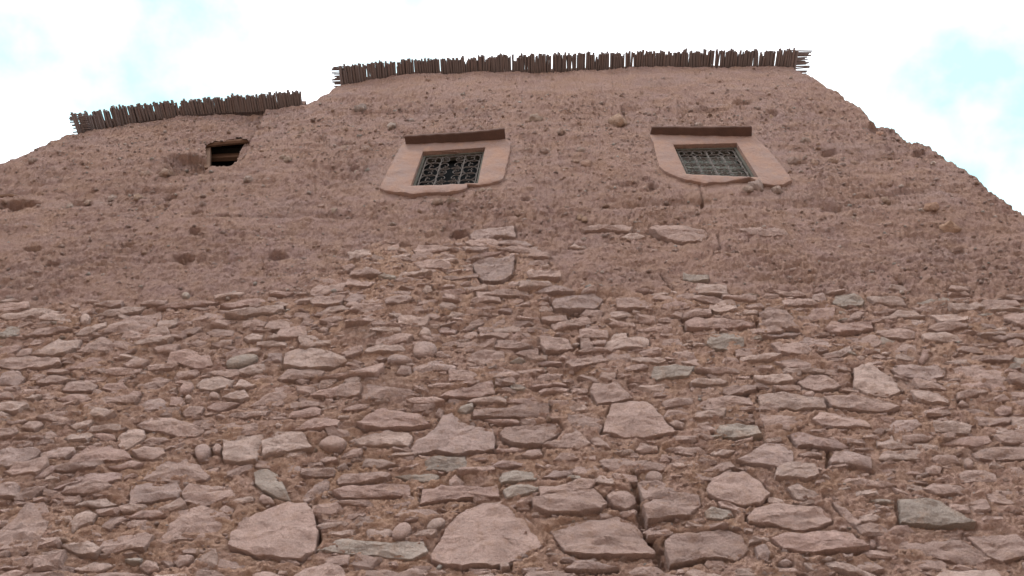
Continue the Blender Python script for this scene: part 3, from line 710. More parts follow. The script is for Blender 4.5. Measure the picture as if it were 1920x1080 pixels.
# openings
WIN = [dict(inner=[(793, 287), (910, 279), (896, 347), (770, 352)],
            outer=[(758, 270), (752, 276), (744, 290), (733, 312), (722, 334), (712, 356), (726, 360), (749, 364), (775, 368), (804, 363.5), (822, 363), (842, 363.5), (862, 360), (876, 356), (876.5, 349.5), (897, 350), (919, 347), (937, 343), (944, 338), (949, 318), (955, 292), (958, 271), (946, 258), (850, 262)]),
       dict(inner=[(1262, 274), (1381, 271), (1422, 336), (1287, 330)],
            outer=[(1216, 253), (1225, 271), (1231, 298), (1236, 315), (1247, 324.5), (1262, 331), (1275, 337), (1288, 340), (1300, 342), (1312, 344), (1323, 347.5), (1330, 345), (1337, 344), (1356, 344.5), (1377, 341), (1403, 337.5), (1420, 338.5), (1431, 348.5), (1450, 350), (1469, 348.5), (1484, 341), (1472, 322), (1456, 301), (1436, 279), (1419, 263), (1411, 256), (1310, 254)])]
HATCH = [(384, 266), (398, 263), (411, 261), (430, 258.5), (451, 255), (471, 260), (464, 264), (457.5, 269), (452, 281), (448, 291), (447, 300), (439, 311), (426, 314), (411, 317), (402, 315), (393, 312), (383, 312)]
cut = np.zeros(X.shape, bool)
def grow(poly, g):
    c = poly.mean(0); v = poly - c
    return c + v * (1 + g / np.abs(v))
for w in WIN:
    w['i'] = poly_at(w['inner']); w['o'] = poly_at(w['outer'])
    s = cells(w['i'], .1); cut[s] |= inside(grow(w['i'], .018), X[s], Z[s])
    s = cells(w['o'], .3); ins = inside(w['o'], X[s], Z[s]); d = edge_dist(w['o'], X[s], Z[s])
    H[s] = np.where(ins, np.minimum(H[s], -.005), H[s] - 0 * d)
    near = ~ins & (d < .25); f = smooth(.25, .0, d)
    H[s] = np.where(near, H[s] * (1 - .7 * f) + (-.016) * .7 * f, H[s])
hatch = poly_at(HATCH, .095); s = cells(hatch, .1); cut[s] |= inside(hatch, X[s] + .012 * crumb[s], Z[s] + .012 * lump[s])
print('win', [np.round(w['i'], 3).tolist() for w in WIN], np.round(hatch, 2).tolist())

def hs(x, z, A=None):
    A = H if A is None else A
    i = np.clip(np.searchsorted(xs, x), 0, NX - 1); j = np.clip(np.searchsorted(zl, z), 0, NZ - 1)
    return A[j, i]

# wall mesh: facade grid clipped at the skyline, then the top and sides running back
Zc = np.minimum(Z, T[None, :])
above = Z >= T[None, :]
V = np.stack([X, -H, Zc], -1).reshape(-1, 3)
idx = np.arange(NX * NZ).reshape(NZ, NX)
a, b, c, d = idx[:-1, :-1], idx[:-1, 1:], idx[1:, 1:], idx[1:, :-1]
dead = above[:-1, :-1] & above[:-1, 1:]
cutf = cut[:-1, :-1] & cut[1:, 1:] & cut[:-1, 1:] & cut[1:, :-1]
F = np.stack([a, b, c, d], -1)[~(dead | cutf)]
jt = np.clip((~above).sum(0), 0, NZ - 1)                         # first row at or above the rim of each column
hr = H[jt, np.arange(NX)]
depths = np.array([.12, .5, 1.6, 4.5]); n0 = len(V)
back = []
for kk, dp in enumerate(depths):
    back.append(np.stack([xs, -hr * (kk == 0) * .5 + dp, T - .01 * kk + .03 * perlin(xs * 6, xs * 0 + dp, 97) * (kk < 3)], -1))
V = np.vstack([V] + back)
rows = [idx[jt, np.arange(NX)]] + [n0 + kk * NX + np.arange(NX) for kk in range(4)]
FB = [np.stack([r0[:-1], r0[1:], r1[1:], r1[:-1]], -1) for r0, r1 in zip(rows[:-1], rows[1:])]
F = np.vstack([F] + FB)
wall_me = bigmesh('wall', V, F)
wall_me.polygons.foreach_set('use_smooth', np.ones(len(F), bool))
ma = wall_me.attributes.new('mortar', 'FLOAT', 'POINT')
ma.data.foreach_set('value', np.concatenate([low.reshape(-1), np.zeros(len(V) - n0)]).astype(np.float32))
wall = link('wall', wall_me, M_EARTH, house)
wall['label'] = 'crumbling reddish brown earth facade over bedded rubble'
# back wall closing the body
bv = [(XL - .25, 4.5, 0), (XR + .25, 4.5, 0)] + [(x, 4.5, np.interp(x, xs, T) - .03) for x in np.linspace(XR + .24, XL - .24, 60)]
link('rear_wall', pymesh('rear_wall', bv, [tuple(range(len(bv)))], flat=True), M_EARTH, house)

# ------------------------------------------------------------------ stones of the base
TINT = {'': (.465, .330, .288), 'l': (.525, .390, .342), 'g': (.425, .352, .308)}
def resample(poly, n):
    p = np.vstack([poly, poly[:1]]); sl = np.hypot(*np.diff(p, axis=0).T); cum = np.r_[0, np.cumsum(sl)]
    base = cum[:-1]; extra = np.linspace(0, cum[-1], n, endpoint=False)
    keep = extra[np.min(np.abs(extra[:, None] - cum[None, :]), axis=1) > .3 * cum[-1] / n]
    t = np.sort(np.r_[base, keep])
    return np.stack([np.interp(t, cum, p[:, 0]), np.interp(t, cum, p[:, 1])], -1)
def stone_mesh(poly, base, proud, rough, bulge, seed, tilt, rounded=False):
    area = .5 * abs(np.dot(poly[:, 0], np.roll(poly[:, 1], 1)) - np.dot(poly[:, 1], np.roll(poly[:, 0], 1)))
    size = math.sqrt(area) + .01
    per = np.hypot(*np.diff(np.vstack([poly, poly[:1]]), axis=0).T).sum()
    if rounded:
        for _ in range(2):                                         # corner cutting
            nx = np.roll(poly, -1, axis=0); poly = np.stack([poly * .75 + nx * .25, poly * .25 + nx * .75], 1).reshape(-1, 2)
    q = resample(poly, int(np.clip(per / .028, 12, 46)))
    c = q.mean(0)
    amp = (.004 + .018 * size) * (.25 if rounded else 1)
    jit = fbm(q[:, 0], q[:, 1], 14, 4, 101 + seed % 5, .65) * amp * 1.15 + rs.randn(len(q)) * amp * .22
    u = q - c; r = np.hypot(*u.T); q = q + u / (r[:, None] + 1e-6) * jit[:, None]
    n = len(q); v = []; 
    dome = [(1, 0), (1, .15), (.93, .5), (.82, .75), (.62, .92), (.35, 1.0)] if rounded else None
    def depth(p, s):
        f = rough * (fbm(p[:, 0] + seed, p[:, 1] * 1.3, 5.5, 3, 111) * 1.2 + .45 * fbm(p[:, 0], p[:, 1] * 1.6 + seed, 19, 2, 117))
        st = .6 * rough * np.floor(fbm(p[:, 0] * .7, p[:, 1] * 2.2 + seed, 6, 2, 121) * 5) / 3
        return proud + bulge * (1 - s * s) + f + st + tilt[0] * (p[:, 0] - c[0]) + tilt[1] * (p[:, 1] - c[1])
    if rounded:
        for k, (s, f) in enumerate(dome):
            p = c + (q - c) * s
            y = np.full(n, -.05) if k == 0 else proud * .2 + bulge * f + rough * .3 * fbm(p[:, 0] + seed, p[:, 1], 8, 2, 111)
            v.append(np.stack([p[:, 0], -(base + y), p[:, 1]], -1))
        v.append(np.array([[c[0], -(base + proud * .2 + bulge * 1.02), c[1]]]))
        nr = len(dome)
    else:
        inset = min(.10, .006 / size)
        scales = [1.0, 1.0, 1 - inset * .35, 1 - inset, .78, .58, .36, .16]
        for k, s in enumerate(scales):
            p = c + (q - c) * s
            dep = depth(p, s)
            if k == 0: y = np.full(n, -.06)
            elif k == 1: y = dep - np.abs(proud) * .5 - .010
            elif k == 2: y = dep - .003
            else: y = dep
            v.append(np.stack([p[:, 0], -(base + y), p[:, 1]], -1))
        v.append(np.array([[c[0], -(base + depth(c[None, :], 0)[0]), c[1]]]))
        nr = len(scales)
    v = np.vstack(v); f = []
    for k in range(nr - 1):
        for i in range(n):
            j = (i + 1) % n; f.append((k * n + i, k * n + j, (k + 1) * n + j, (k + 1) * n + i))
    for i in range(n): f.append(((nr - 1) * n + i, (nr - 1) * n + (i + 1) % n, nr * n))
    a2 = sum(q[i][0] * q[(i + 1) % n][1] - q[(i + 1) % n][0] * q[i][1] for i in range(n))
    if a2 < 0: f = [tuple(reversed(t)) for t in f]
    return v, f
print('stones', len(stones))
for k, (poly, fl) in enumerate(stones):
    c = poly.mean(0); base = float(hs(c[0], c[1], macro_l))
    size = math.sqrt(np.ptp(poly[:, 0]) * np.ptp(poly[:, 1]))
    proud = rng.uniform(.002, .011)
    if 'p' in fl: proud = rng.uniform(.009, .024)
    if 's' in fl: proud = rng.uniform(-.004, .006)
    if 'f' in fl: proud = rng.uniform(.006, .013)
    rnd = 'r' in fl
    v, f = stone_mesh(poly, base, proud if not rnd else .02, .016 + .02 * size * (0.45 if 'f' in fl else 1), .20 * size if rnd else .012, k, (rng.gauss(0, .06) * min(1, .15 / size), -abs(rng.gauss(.05, .07)) * min(1, .15 / size)), rnd)
    me = pymesh('stone', v, f, sharp=None if rnd else 24)
    key = 'g' if 'g' in fl else 'l' if 'l' in fl else ''
    t = np.array(TINT[key]); g = rng.gauss(1, .06)
    if key == '' and rng.random() < .25: t = t * (1.01, .98, .98)
    if key == '' and rng.random() < .2: t = t * (.97, 1.0, 1.03)
    if key == 'g' and 'l' in fl: t = t * 1.12
    set_tint(me, t * g)
    o = link('cobble' if rnd else 'stone', me, M_STONE, wall)
    if key == 'g': o['label'] = 'smooth grey green cobble' if rnd else 'grey green slaty stone'

# small fragments packed between them, joined
RES = .01
ox0, oz0 = XL, 0.0
OW, OH = int((XR - XL) / RES) + 1, int(9.5 / RES)
occ = np.zeros((OH, OW), bool)
def mark(poly, test=False, er=0):
    i0 = max(0, int((poly[:, 0].min() - ox0) / RES)); i1 = min(OW - 1, int((poly[:, 0].max() - ox0) / RES) + 1)
    j0 = max(0, int((poly[:, 1].min() - oz0) / RES)); j1 = min(OH - 1, int((poly[:, 1].max() - oz0) / RES) + 1)
    if i1 <= i0 or j1 <= j0: return False
    gx, gz = np.meshgrid(ox0 + (np.arange(i0, i1) + .5) * RES, oz0 + (np.arange(j0, j1) + .5) * RES)
    m = inside(poly, gx, gz); sub = occ[j0:j1, i0:i1]
    if test:
        if (sub & m).sum() > .06 * max(m.sum(), 1): return False
    sub |= m; return True
for poly, fl in stones: mark(poly)
class Joined:
    def __init__(s): s.v = []; s.f = []; s.t = []; s.n = 0
    def add(s, v, f, tint):
        s.v.append(v); s.f += [tuple(i + s.n for i in q) for q in f]; s.n += len(v); s.t.append(np.tile(tint, (len(v), 1)))
    def build(s, name, mat, parent, sharp=None, flat=False):
        me = pymesh(name, np.vstack(s.v), s.f, sharp, flat); set_tint(me, np.vstack(s.t))
        o = link(name, me, mat, parent); o['kind'] = 'stuff'; return o
def rand_poly(w, h, rot, n):
    an = np.sort((np.arange(n) + rs.uniform(-.36, .36, n)) / n * 2 * np.pi)
    e = .5
    px = np.sign(np.cos(an)) * np.abs(np.cos(an)) ** e * w * .5 * rs.uniform(.75, 1.08, n); pz = np.sign(np.sin(an)) * np.abs(np.sin(an)) ** e * h * .5 * rs.uniform(.7, 1.1, n)
    c, s = math.cos(rot), math.sin(rot)
    return np.stack([px * c - pz * s, px * s + pz * c], -1)
J = Joined()
def chip(poly, base, proud, tint, fine=False):
    n = len(poly); c = poly.mean(0)
    rr = rs.uniform(.62, .95, n)
    tl = rs.normal(0, .16, 2)
    def ring(sc, dep, jit=0):
        p = c + (poly - c) * np.reshape(sc, (-1, 1)) if np.ndim(sc) else c + (poly - c) * sc
        y = dep + rs.normal(0, jit, n) + (p - c) @ tl
        return np.stack([p[:, 0], -(base + y), p[:, 1]], -1)
    v = [ring(1.0, -.045), ring(1.0, proud * .45 - .004, proud * .15), ring(rr, proud, proud * .22 + .003), np.array([[c[0], -(base + proud * rs.uniform(.9, 1.25)), c[1]]])]
    f = []
    for k in range(2):
        for i in range(n):
            j = (i + 1) % n; f.append((k * n + i, k * n + j, (k + 1) * n + j, (k + 1) * n + i))
    for i in range(n): f.append((2 * n + i, 2 * n + (i + 1) % n, 3 * n))
    J.add(np.vstack(v), f, tint)
def tint_rand():
    r = rng.random()
    t = np.array(TINT['g'] if r < .015 else TINT['l'] if r < .28 else TINT[''])
    return t * rng.gauss(1, .09)
NC = 30000
sizes = np.r_[rs.uniform(.26, .55, 500), np.sort(rs.uniform(.10, .32, 5000))[::-1], .018 + .17 * np.sort(rs.rand(NC) ** 2.4)[::-1]]
cnt = 0
zt = 9.0
for k, w in enumerate(sizes):
    x = rs.uniform(XL + .1, XR - .1); z = rs.uniform(.1, 7.9) if k < 500 else (rs.uniform(3.3, 9.0) if rs.rand() < .93 else rs.uniform(.2, 3.3))
    px, py = project(np.array(x), np.array(z))
    vis = -60 < px < 1980 and py < 1100
    if k < 500 and (vis or py < 600): continue
    j = min(np.searchsorted(zl, z), NZ - 1); i = min(np.searchsorted(xs, x), NX - 1)
    if rs.rand() > low[j, i] ** 1.5 and not (w < .07 and rs.rand() < .06): continue
    if T[i] - z < .15 or cut[j, i]: continue
    h = w * rs.uniform(.18, .62); rot = rs.normal(.07 * np.clip((700 - px) / 700, -.6, 1) + .02, .16)
    poly = rand_poly(w, h, rot, 8 if w > .1 else rs.randint(4, 7)) + (x, z)
    if not mark(poly, True): continue
    if w > .2:
        v, f = stone_mesh(poly, float(macro_l[j, i]), rng.uniform(.01, .03), .02, .01, k, (rng.gauss(0, .05), rng.gauss(-.04, .05)))
        J.add(v, f, tint_rand())
    else:
        b0 = .4 * float(H[j, i]) + .6 * float(macro_l[j, i])
        chip(poly, b0, rs.uniform(.002, .008) + w * rs.uniform(.0, .10), tint_rand())
    cnt += 1
print('chips', cnt)
J.build('rubble', M_STONE, wall, flat=True)

# pebbles and grit in the rammed earth, joined
bmt = bmesh.new(); bmesh.ops.create_icosphere(bmt, subdivisions=1, radius=1)
bmt2 = bmesh.new(); bmesh.ops.create_icosphere(bmt2, subdivisions=2, radius=1)
def ico(b): return np.array([v.co[:] for v in b.verts]), np.array([[v.index for v in f.verts] for f in b.faces])
IV, IF = ico(bmt); IV2, IF2 = ico(bmt2)
variants = []
for k in range(24):
    n3 = IV + rs.normal(0, .16, IV.shape); variants.append(n3)
def blob(x, z, y, w, h, d, rot, var):
    v = var * (w * .5, d * .5, h * .5); c, s = math.cos(rot), math.sin(rot)
    return np.stack([x + v[:, 0] * c - v[:, 2] * s, y + v[:, 1], z + v[:, 0] * s + v[:, 2] * c], -1)
NP = 14000
pv = []; pt = []; pf = []; m = 0
tries = 0
dens = smooth(-.35, .4, fbm(X, Z, 1.3, 3, 131))
bandz = np.exp(-((PY - 262) / 48) ** 2)
while m < NP and tries < 150000:
    tries += 1
    x = rs.uniform(XL + .05, XR - .05); z = rs.uniform(4, ZMAX)
    j = min(np.searchsorted(zl, z), NZ - 1); i = min(np.searchsorted(xs, x), NX - 1)
    if T[i] - z < .01 or cut[j, i]: continue
    p = (.25 + .55 * dens[j, i] + .8 * bandz[j, i]) * (1 - .8 * topcalm[j, i]) * (1 - .55 * low[j, i])
    if rs.rand() > p: continue
    if any(inside(w['o'], np.array(x), np.array(z)) for w in WIN): continue
    w = .010 + .008 * rs.exponential(1) + (.035 * rs.rand() if rs.rand() < .10 else 0)
    w = min(w, .09); hgt = w * rs.uniform(.5, .95)
    v = blob(x, z, -float(H[j, i]) - w * rs.uniform(-.30, .06), w, hgt, w * .8, rs.normal(0, .35), variants[rs.randint(24)])
    r = rs.rand()
    t = np.array((.46, .37, .33) if r < .12 else (.37, .33, .30) if r < .18 else (.36, .24, .185) if r < .5 else (.355, .262, .232)) * rs.normal(1, .09)
    pv.append(v); pf.append(IF + m * len(IV)); pt.append(np.tile(t, (len(IV), 1))); m += 1
me = bigmesh('grit', np.vstack(pv), np.vstack(pf)); me.polygons.foreach_set('use_smooth', np.ones(len(me.polygons), bool))
set_tint(me, np.vstack(pt)); g = link('grit', me, M_STONE, wall); g['kind'] = 'stuff'
print('grit', m)
# larger cobbles one can pick out: (px, py, width px, height px, rotation deg, tint, proud)
BIG = [(1003, 223, 24, 12, -5, (.46, .35, .29)), (1157, 230, 34, 14, 4, (.47, .32, .24)), (321, 353, 27, 15, -8, (.34, .18, .11)), (420, 406, 22, 13, 12, (.42, .29, .20)),
       (1778, 431, 36, 15, -32, (.45, .29, .21)), (1745, 399, 24, 16, -35, (.42, .26, .19)), (646, 275, 18, 13, 0, (.40, .28, .22)), (687, 283, 22, 9, 0, (.38, .27, .23)), (669, 318, 13, 8, 0, (.46, .36, .30)),
       (1101, 311, 22, 12, 5, (.36, .23, .18)), (1022, 282, 18, 9, 0, (.36, .25, .21)), (1087, 406, 12, 11, 0, (.38, .25, .18)), (1096, 411, 11, 9, 0, (.38, .25, .18)), (1650, 251, 16, 10, -10, (.46, .27, .20)),
       (1418, 352, 34, 15, -4, (.44, .33, .29)), (1402, 358, 20, 10, 8, (.42, .31, .26)), (1457, 356, 22, 10, 5, (.36, .26, .22)), (309, 313, 26, 9, 8, (.40, .28, .22)), (254, 359, 18, 9, 5, (.42, .29, .22)), (466, 341, 16, 8, 10, (.43, .33, .29)),
       (270, 312, 20, 8, 0, (.38, .27, .22)), (160, 365, 12, 7, 0, (.44, .32, .26)), (204, 356, 14, 9, 0, (.42, .32, .28)), (127, 378, 13, 7, 0, (.46, .36, .31)), (378, 335, 16, 9, 15, (.38, .26, .20)), (697, 215, 0, 0, 0, (0, 0, 0)),
       (674, 207, 24, 10, 4, (.32, .25, .22)), (735, 240, 16, 9, 0, (.40, .32, .28)), (1310, 235, 14, 8, 0, (.40, .30, .26)), (1456, 318, 20, 9, 0, (.33, .24, .21)), (1488, 301, 24, 11, 0, (.36, .25, .21)), (1528, 302, 16, 12, 0, (.40, .26, .20)), (1562, 300, 18, 10, 0, (.38, .25, .19)), (1602, 303, 16, 9, 0, (.36, .24, .19)), (1510, 265, 18, 8, -10, (.34, .25, .21)), (1446, 219, 14, 9, 0, (.44, .30, .22)),
       (905, 358, 12, 7, 0, (.42, .31, .25)), (918, 357, 10, 6, 0, (.44, .34, .29)), (540, 300, 14, 8, 10, (.38, .28, .22)), (568, 245, 14, 7, 10, (.36, .26, .21)), (530, 296, 12, 6, 10, (.44, .33, .27)), (848, 377, 22, 8, 4, (.36, .26, .21)), (820, 378, 18, 8, 0, (.36, .25, .20)), (1090, 285, 16, 9, 0, (.33, .24, .20)), (1052, 252, 14, 8, 0, (.36, .26, .22)),
       (124, 237, 8, 7, 0, (.36, .27, .23)), (111, 241, 8, 5, 0, (.34, .24, .20)), (60, 293, 14, 6, 8, (.36, .26, .22)), (625, 393, 12, 9, 0, (.40, .30, .24)), (1600, 408, 12, 6, 0, (.38, .28, .23)), (1660, 380, 14, 10, 0, (.36, .25, .19)), (1690, 552, 8, 4, 0, (.6, .5, .45)), (400, 300, 0, 0, 0, (0, 0, 0))]
for k, (px, py, w, h, r, t) in enumerate(BIG):
    if w == 0: continue
    p = at(px, py); e = at(px + w / 2, py); e2 = at(px, py - h / 2)
    ww = abs(e[0] - p[0]) * 2; hh = abs(e2[1] - p[1]) * 2
    v3 = IV2 * (1 + .75 * np.array([fbm(np.array(q[0] + k), np.array(q[1] + q[2] * 1.7), 1.3, 2, 141) for q in IV2])[:, None])
    y = -float(hs(p[0], p[1])) - ww * .0
    me = bigmesh('cobble', blob(p[0], p[1], y, ww, hh, ww * .8, math.radians(r), v3), IF2)
    me.polygons.foreach_set('use_smooth', np.ones(len(me.polygons), bool)); set_tint(me, np.array(t))
    link('cobble', me, M_STONE, wall)
# ------------------------------------------------------------------ windows
def box_v(x0, x1, y0, y1, z0, z1):
    v = [(x0, y0, z0), (x1, y0, z0), (x1, y1, z0), (x0, y1, z0), (x0, y0, z1), (x1, y0, z1), (x1, y1, z1), (x0, y1, z1)]
    f = [(0, 1, 5, 4), (1, 2, 6, 5), (2, 3, 7, 6), (3, 0, 4, 7), (4, 5, 6, 7), (3, 2, 1, 0)]
    return v, f
class MB:
    def __init__(s): s.v = []; s.f = []
    def add(s, v, f):
        n = len(s.v); s.v += [tuple(p) for p in v]; s.f += [tuple(i + n for i in q) for q in f]
    def box(s, *a): s.add(*box_v(*a))
    def tube(s, pts, r, n=6, caps=True):
        pts = [Vector(p) for p in pts]; rings = []
        for i, p in enumerate(pts):
            t = (pts[min(i + 1, len(pts) - 1)] - pts[max(i - 1, 0)]).normalized()
            u = t.cross(Vector((0, 1, 0)) if abs(t.y) < .8 else Vector((0, 0, 1))).normalized(); w = t.cross(u)
            rr = r[i] if hasattr(r, '__len__') else r
            rings.append([p + (u * math.cos(a) + w * math.sin(a)) * rr for a in (2 * math.pi * k / n for k in range(n))])
        v = [q for g in rings for q in g]; f = []
        for i in range(len(pts) - 1):
            for k in range(n):
                f.append((i * n + k, i * n + (k + 1) % n, (i + 1) * n + (k + 1) % n, (i + 1) * n + k))
        if caps: f.append(tuple(range(n))[::-1]); f.append(tuple((len(pts) - 1) * n + k for k in range(n)))
        s.add(v, f)
    def build(s, name, mat, parent, sharp=35):
        me = pymesh(name, s.v, s.f, sharp); me.validate()
        return link(name, me, mat, parent)

def surround(w, seed):
    inner, outer = w['i'], w['o']
    c = inner.mean(0)
    def by_angle(poly, ang):
        out = []
        for a in ang:
            dx, dz = math.cos(a), math.sin(a); best = None
            for i in range(len(poly)):
                p, q = poly[i], poly[(i + 1) % len(poly)]; e = q - p
                det = dx * -e[1] + dz * e[0]
                if abs(det) < 1e-12: continue
                t = ((p[0] - c[0]) * -e[1] + (p[1] - c[1]) * e[0]) / det
                uu = (dx * (p[1] - c[1]) - dz * (p[0] - c[0])) / det
                if t > 0 and -1e-6 <= uu <= 1 + 1e-6: best = t if best is None else max(best, t)
            out.append(c + np.array((dx, dz)) * best)
        return np.array(out)
    ang = set(np.linspace(-math.pi, math.pi, 110, endpoint=False).tolist())
    for p in list(inner) + list(outer): ang.add(math.atan2(p[1] - c[1], p[0] - c[0]))
    ang = np.array(sorted(ang))
    I = by_angle(inner, ang); O = by_angle(outer, ang)
    O = O + (O - c) * (.020 * fbm(O[:, 0], O[:, 1], 16, 4, 151 + seed, .65))[:, None]
    n = len(ang); v = []
    def ring(p, y, rough=.004):
        v.extend([(a[0], yy, a[1]) for a, yy in zip(p, -(y + 1.5 * rough * fbm(p[:, 0], p[:, 1], 7, 4, 161 + seed, .6)))])
    REV = .075
    for p, y, rg in ((O, -.05, 0), (O, .014, .010), (O * .99 + I * .01, .019, .010), (O * .9 + I * .1, .024, .010), (O * .6 + I * .4, .025, .011), (O * .3 + I * .7, .025, .010), (O * .06 + I * .94, .022, .006), (I, .016, .003), (I, -.04, .003), (I, -REV, 0)):
        ring(p, y, rg)
    f = []
    nr = 10
    for k in range(nr - 1):
        for i in range(n):
            j = (i + 1) % n; f.append((k * n + i, k * n + j, (k + 1) * n + j, (k + 1) * n + i))
    me = pymesh('window', v, f, 40)
    return link('window', me, M_PLASTER, house), REV

def lerp(a, b, t): return a + (b - a) * t
def quad_pt(q, s, t):          # q: TL, TR, BR, BL ; s along the width, t up
    top = lerp(q[0], q[1], s); bot = lerp(q[3], q[2], s); return lerp(bot, top, t)
def scroll(q, s0, t0, s1, t1, y, turns=1.35, flip=1, n=22):
    """one C scroll: a bar that ends in a spiral"""
    pts = []
    for i in range(n):
        u = i / (n - 1); r = (1 - u) ** .8; a = flip * u * turns * 2 * math.pi
        s = s1 + (s0 - s1) * r * math.cos(a) - (t0 - t1) * r * math.sin(a) * .9
        t = t1 + (t0 - t1) * r * math.cos(a) + (s0 - s1) * r * math.sin(a) * .9
        p = quad_pt(q, s, t); pts.append((p[0], y, p[1]))
    return pts
def grille(win, q, y, style):
    g = MB(); r = .0065
    def bar(s0, t0, s1, t1, rr=r, dy=0):
        a = quad_pt(q, s0, t0); b = quad_pt(q, s1, t1); g.tube([(a[0], y + dy, a[1]), (b[0], y + dy, b[1])], rr, 5)
    e = .015
    for s in ((.03, .30, .70, .97) if style == 0 else (.03, .5, .97)): bar(s, e, s, 1 - e, r)
    for t in ((.03, .97) if style == 0 else (.03, .27, .5, .74, .97)): bar(.02, t, .98, t, r * .9, .004)
    cellx = ((.03, .30), (.30, .70), (.70, .97)) if style == 0 else ((.03, .27), (.27, .5), (.5, .73), (.73, .97))
    rows = 5 if style == 0 else 6
    for ci, (a, b) in enumerate(cellx):
        for k in range(rows):
            t0, t1 = .03 + .94 * k / rows, .03 + .94 * (k + 1) / rows; tm = (t0 + t1) / 2; w_ = b - a
            if style == 0 and ci == 1:
                for sgn in (-1, 1):
                    m_ = (a + b) / 2
                    g.tube(scroll(q, m_ + sgn * .01, t0 if k % 2 else t1, m_ + sgn * .105, tm, y - .004, 1.25, sgn * (1 if k % 2 else -1)), r * .72, 4)
                    g.tube(scroll(q, m_ + sgn * .19, tm, m_ + sgn * .125, lerp(t0, t1, .25 if k % 2 else .75), y + .004, 1.1, -sgn), r * .6, 4)
            else:
                fl = 1 if (k + ci) % 2 else -1
                g.tube(scroll(q, a + .01 if fl > 0 else b - .01, t0, lerp(a, b, .58 if fl > 0 else .42), tm, y - .003, 1.45, -fl), r * .75, 4)
                g.tube(scroll(q, b - .01 if fl > 0 else a + .01, t1, lerp(a, b, .30 if fl > 0 else .7), lerp(tm, t1, .5), y + .003, 1.1, -fl), r * .65, 4)
    return g.build('grille', M_IRON, win, 60)

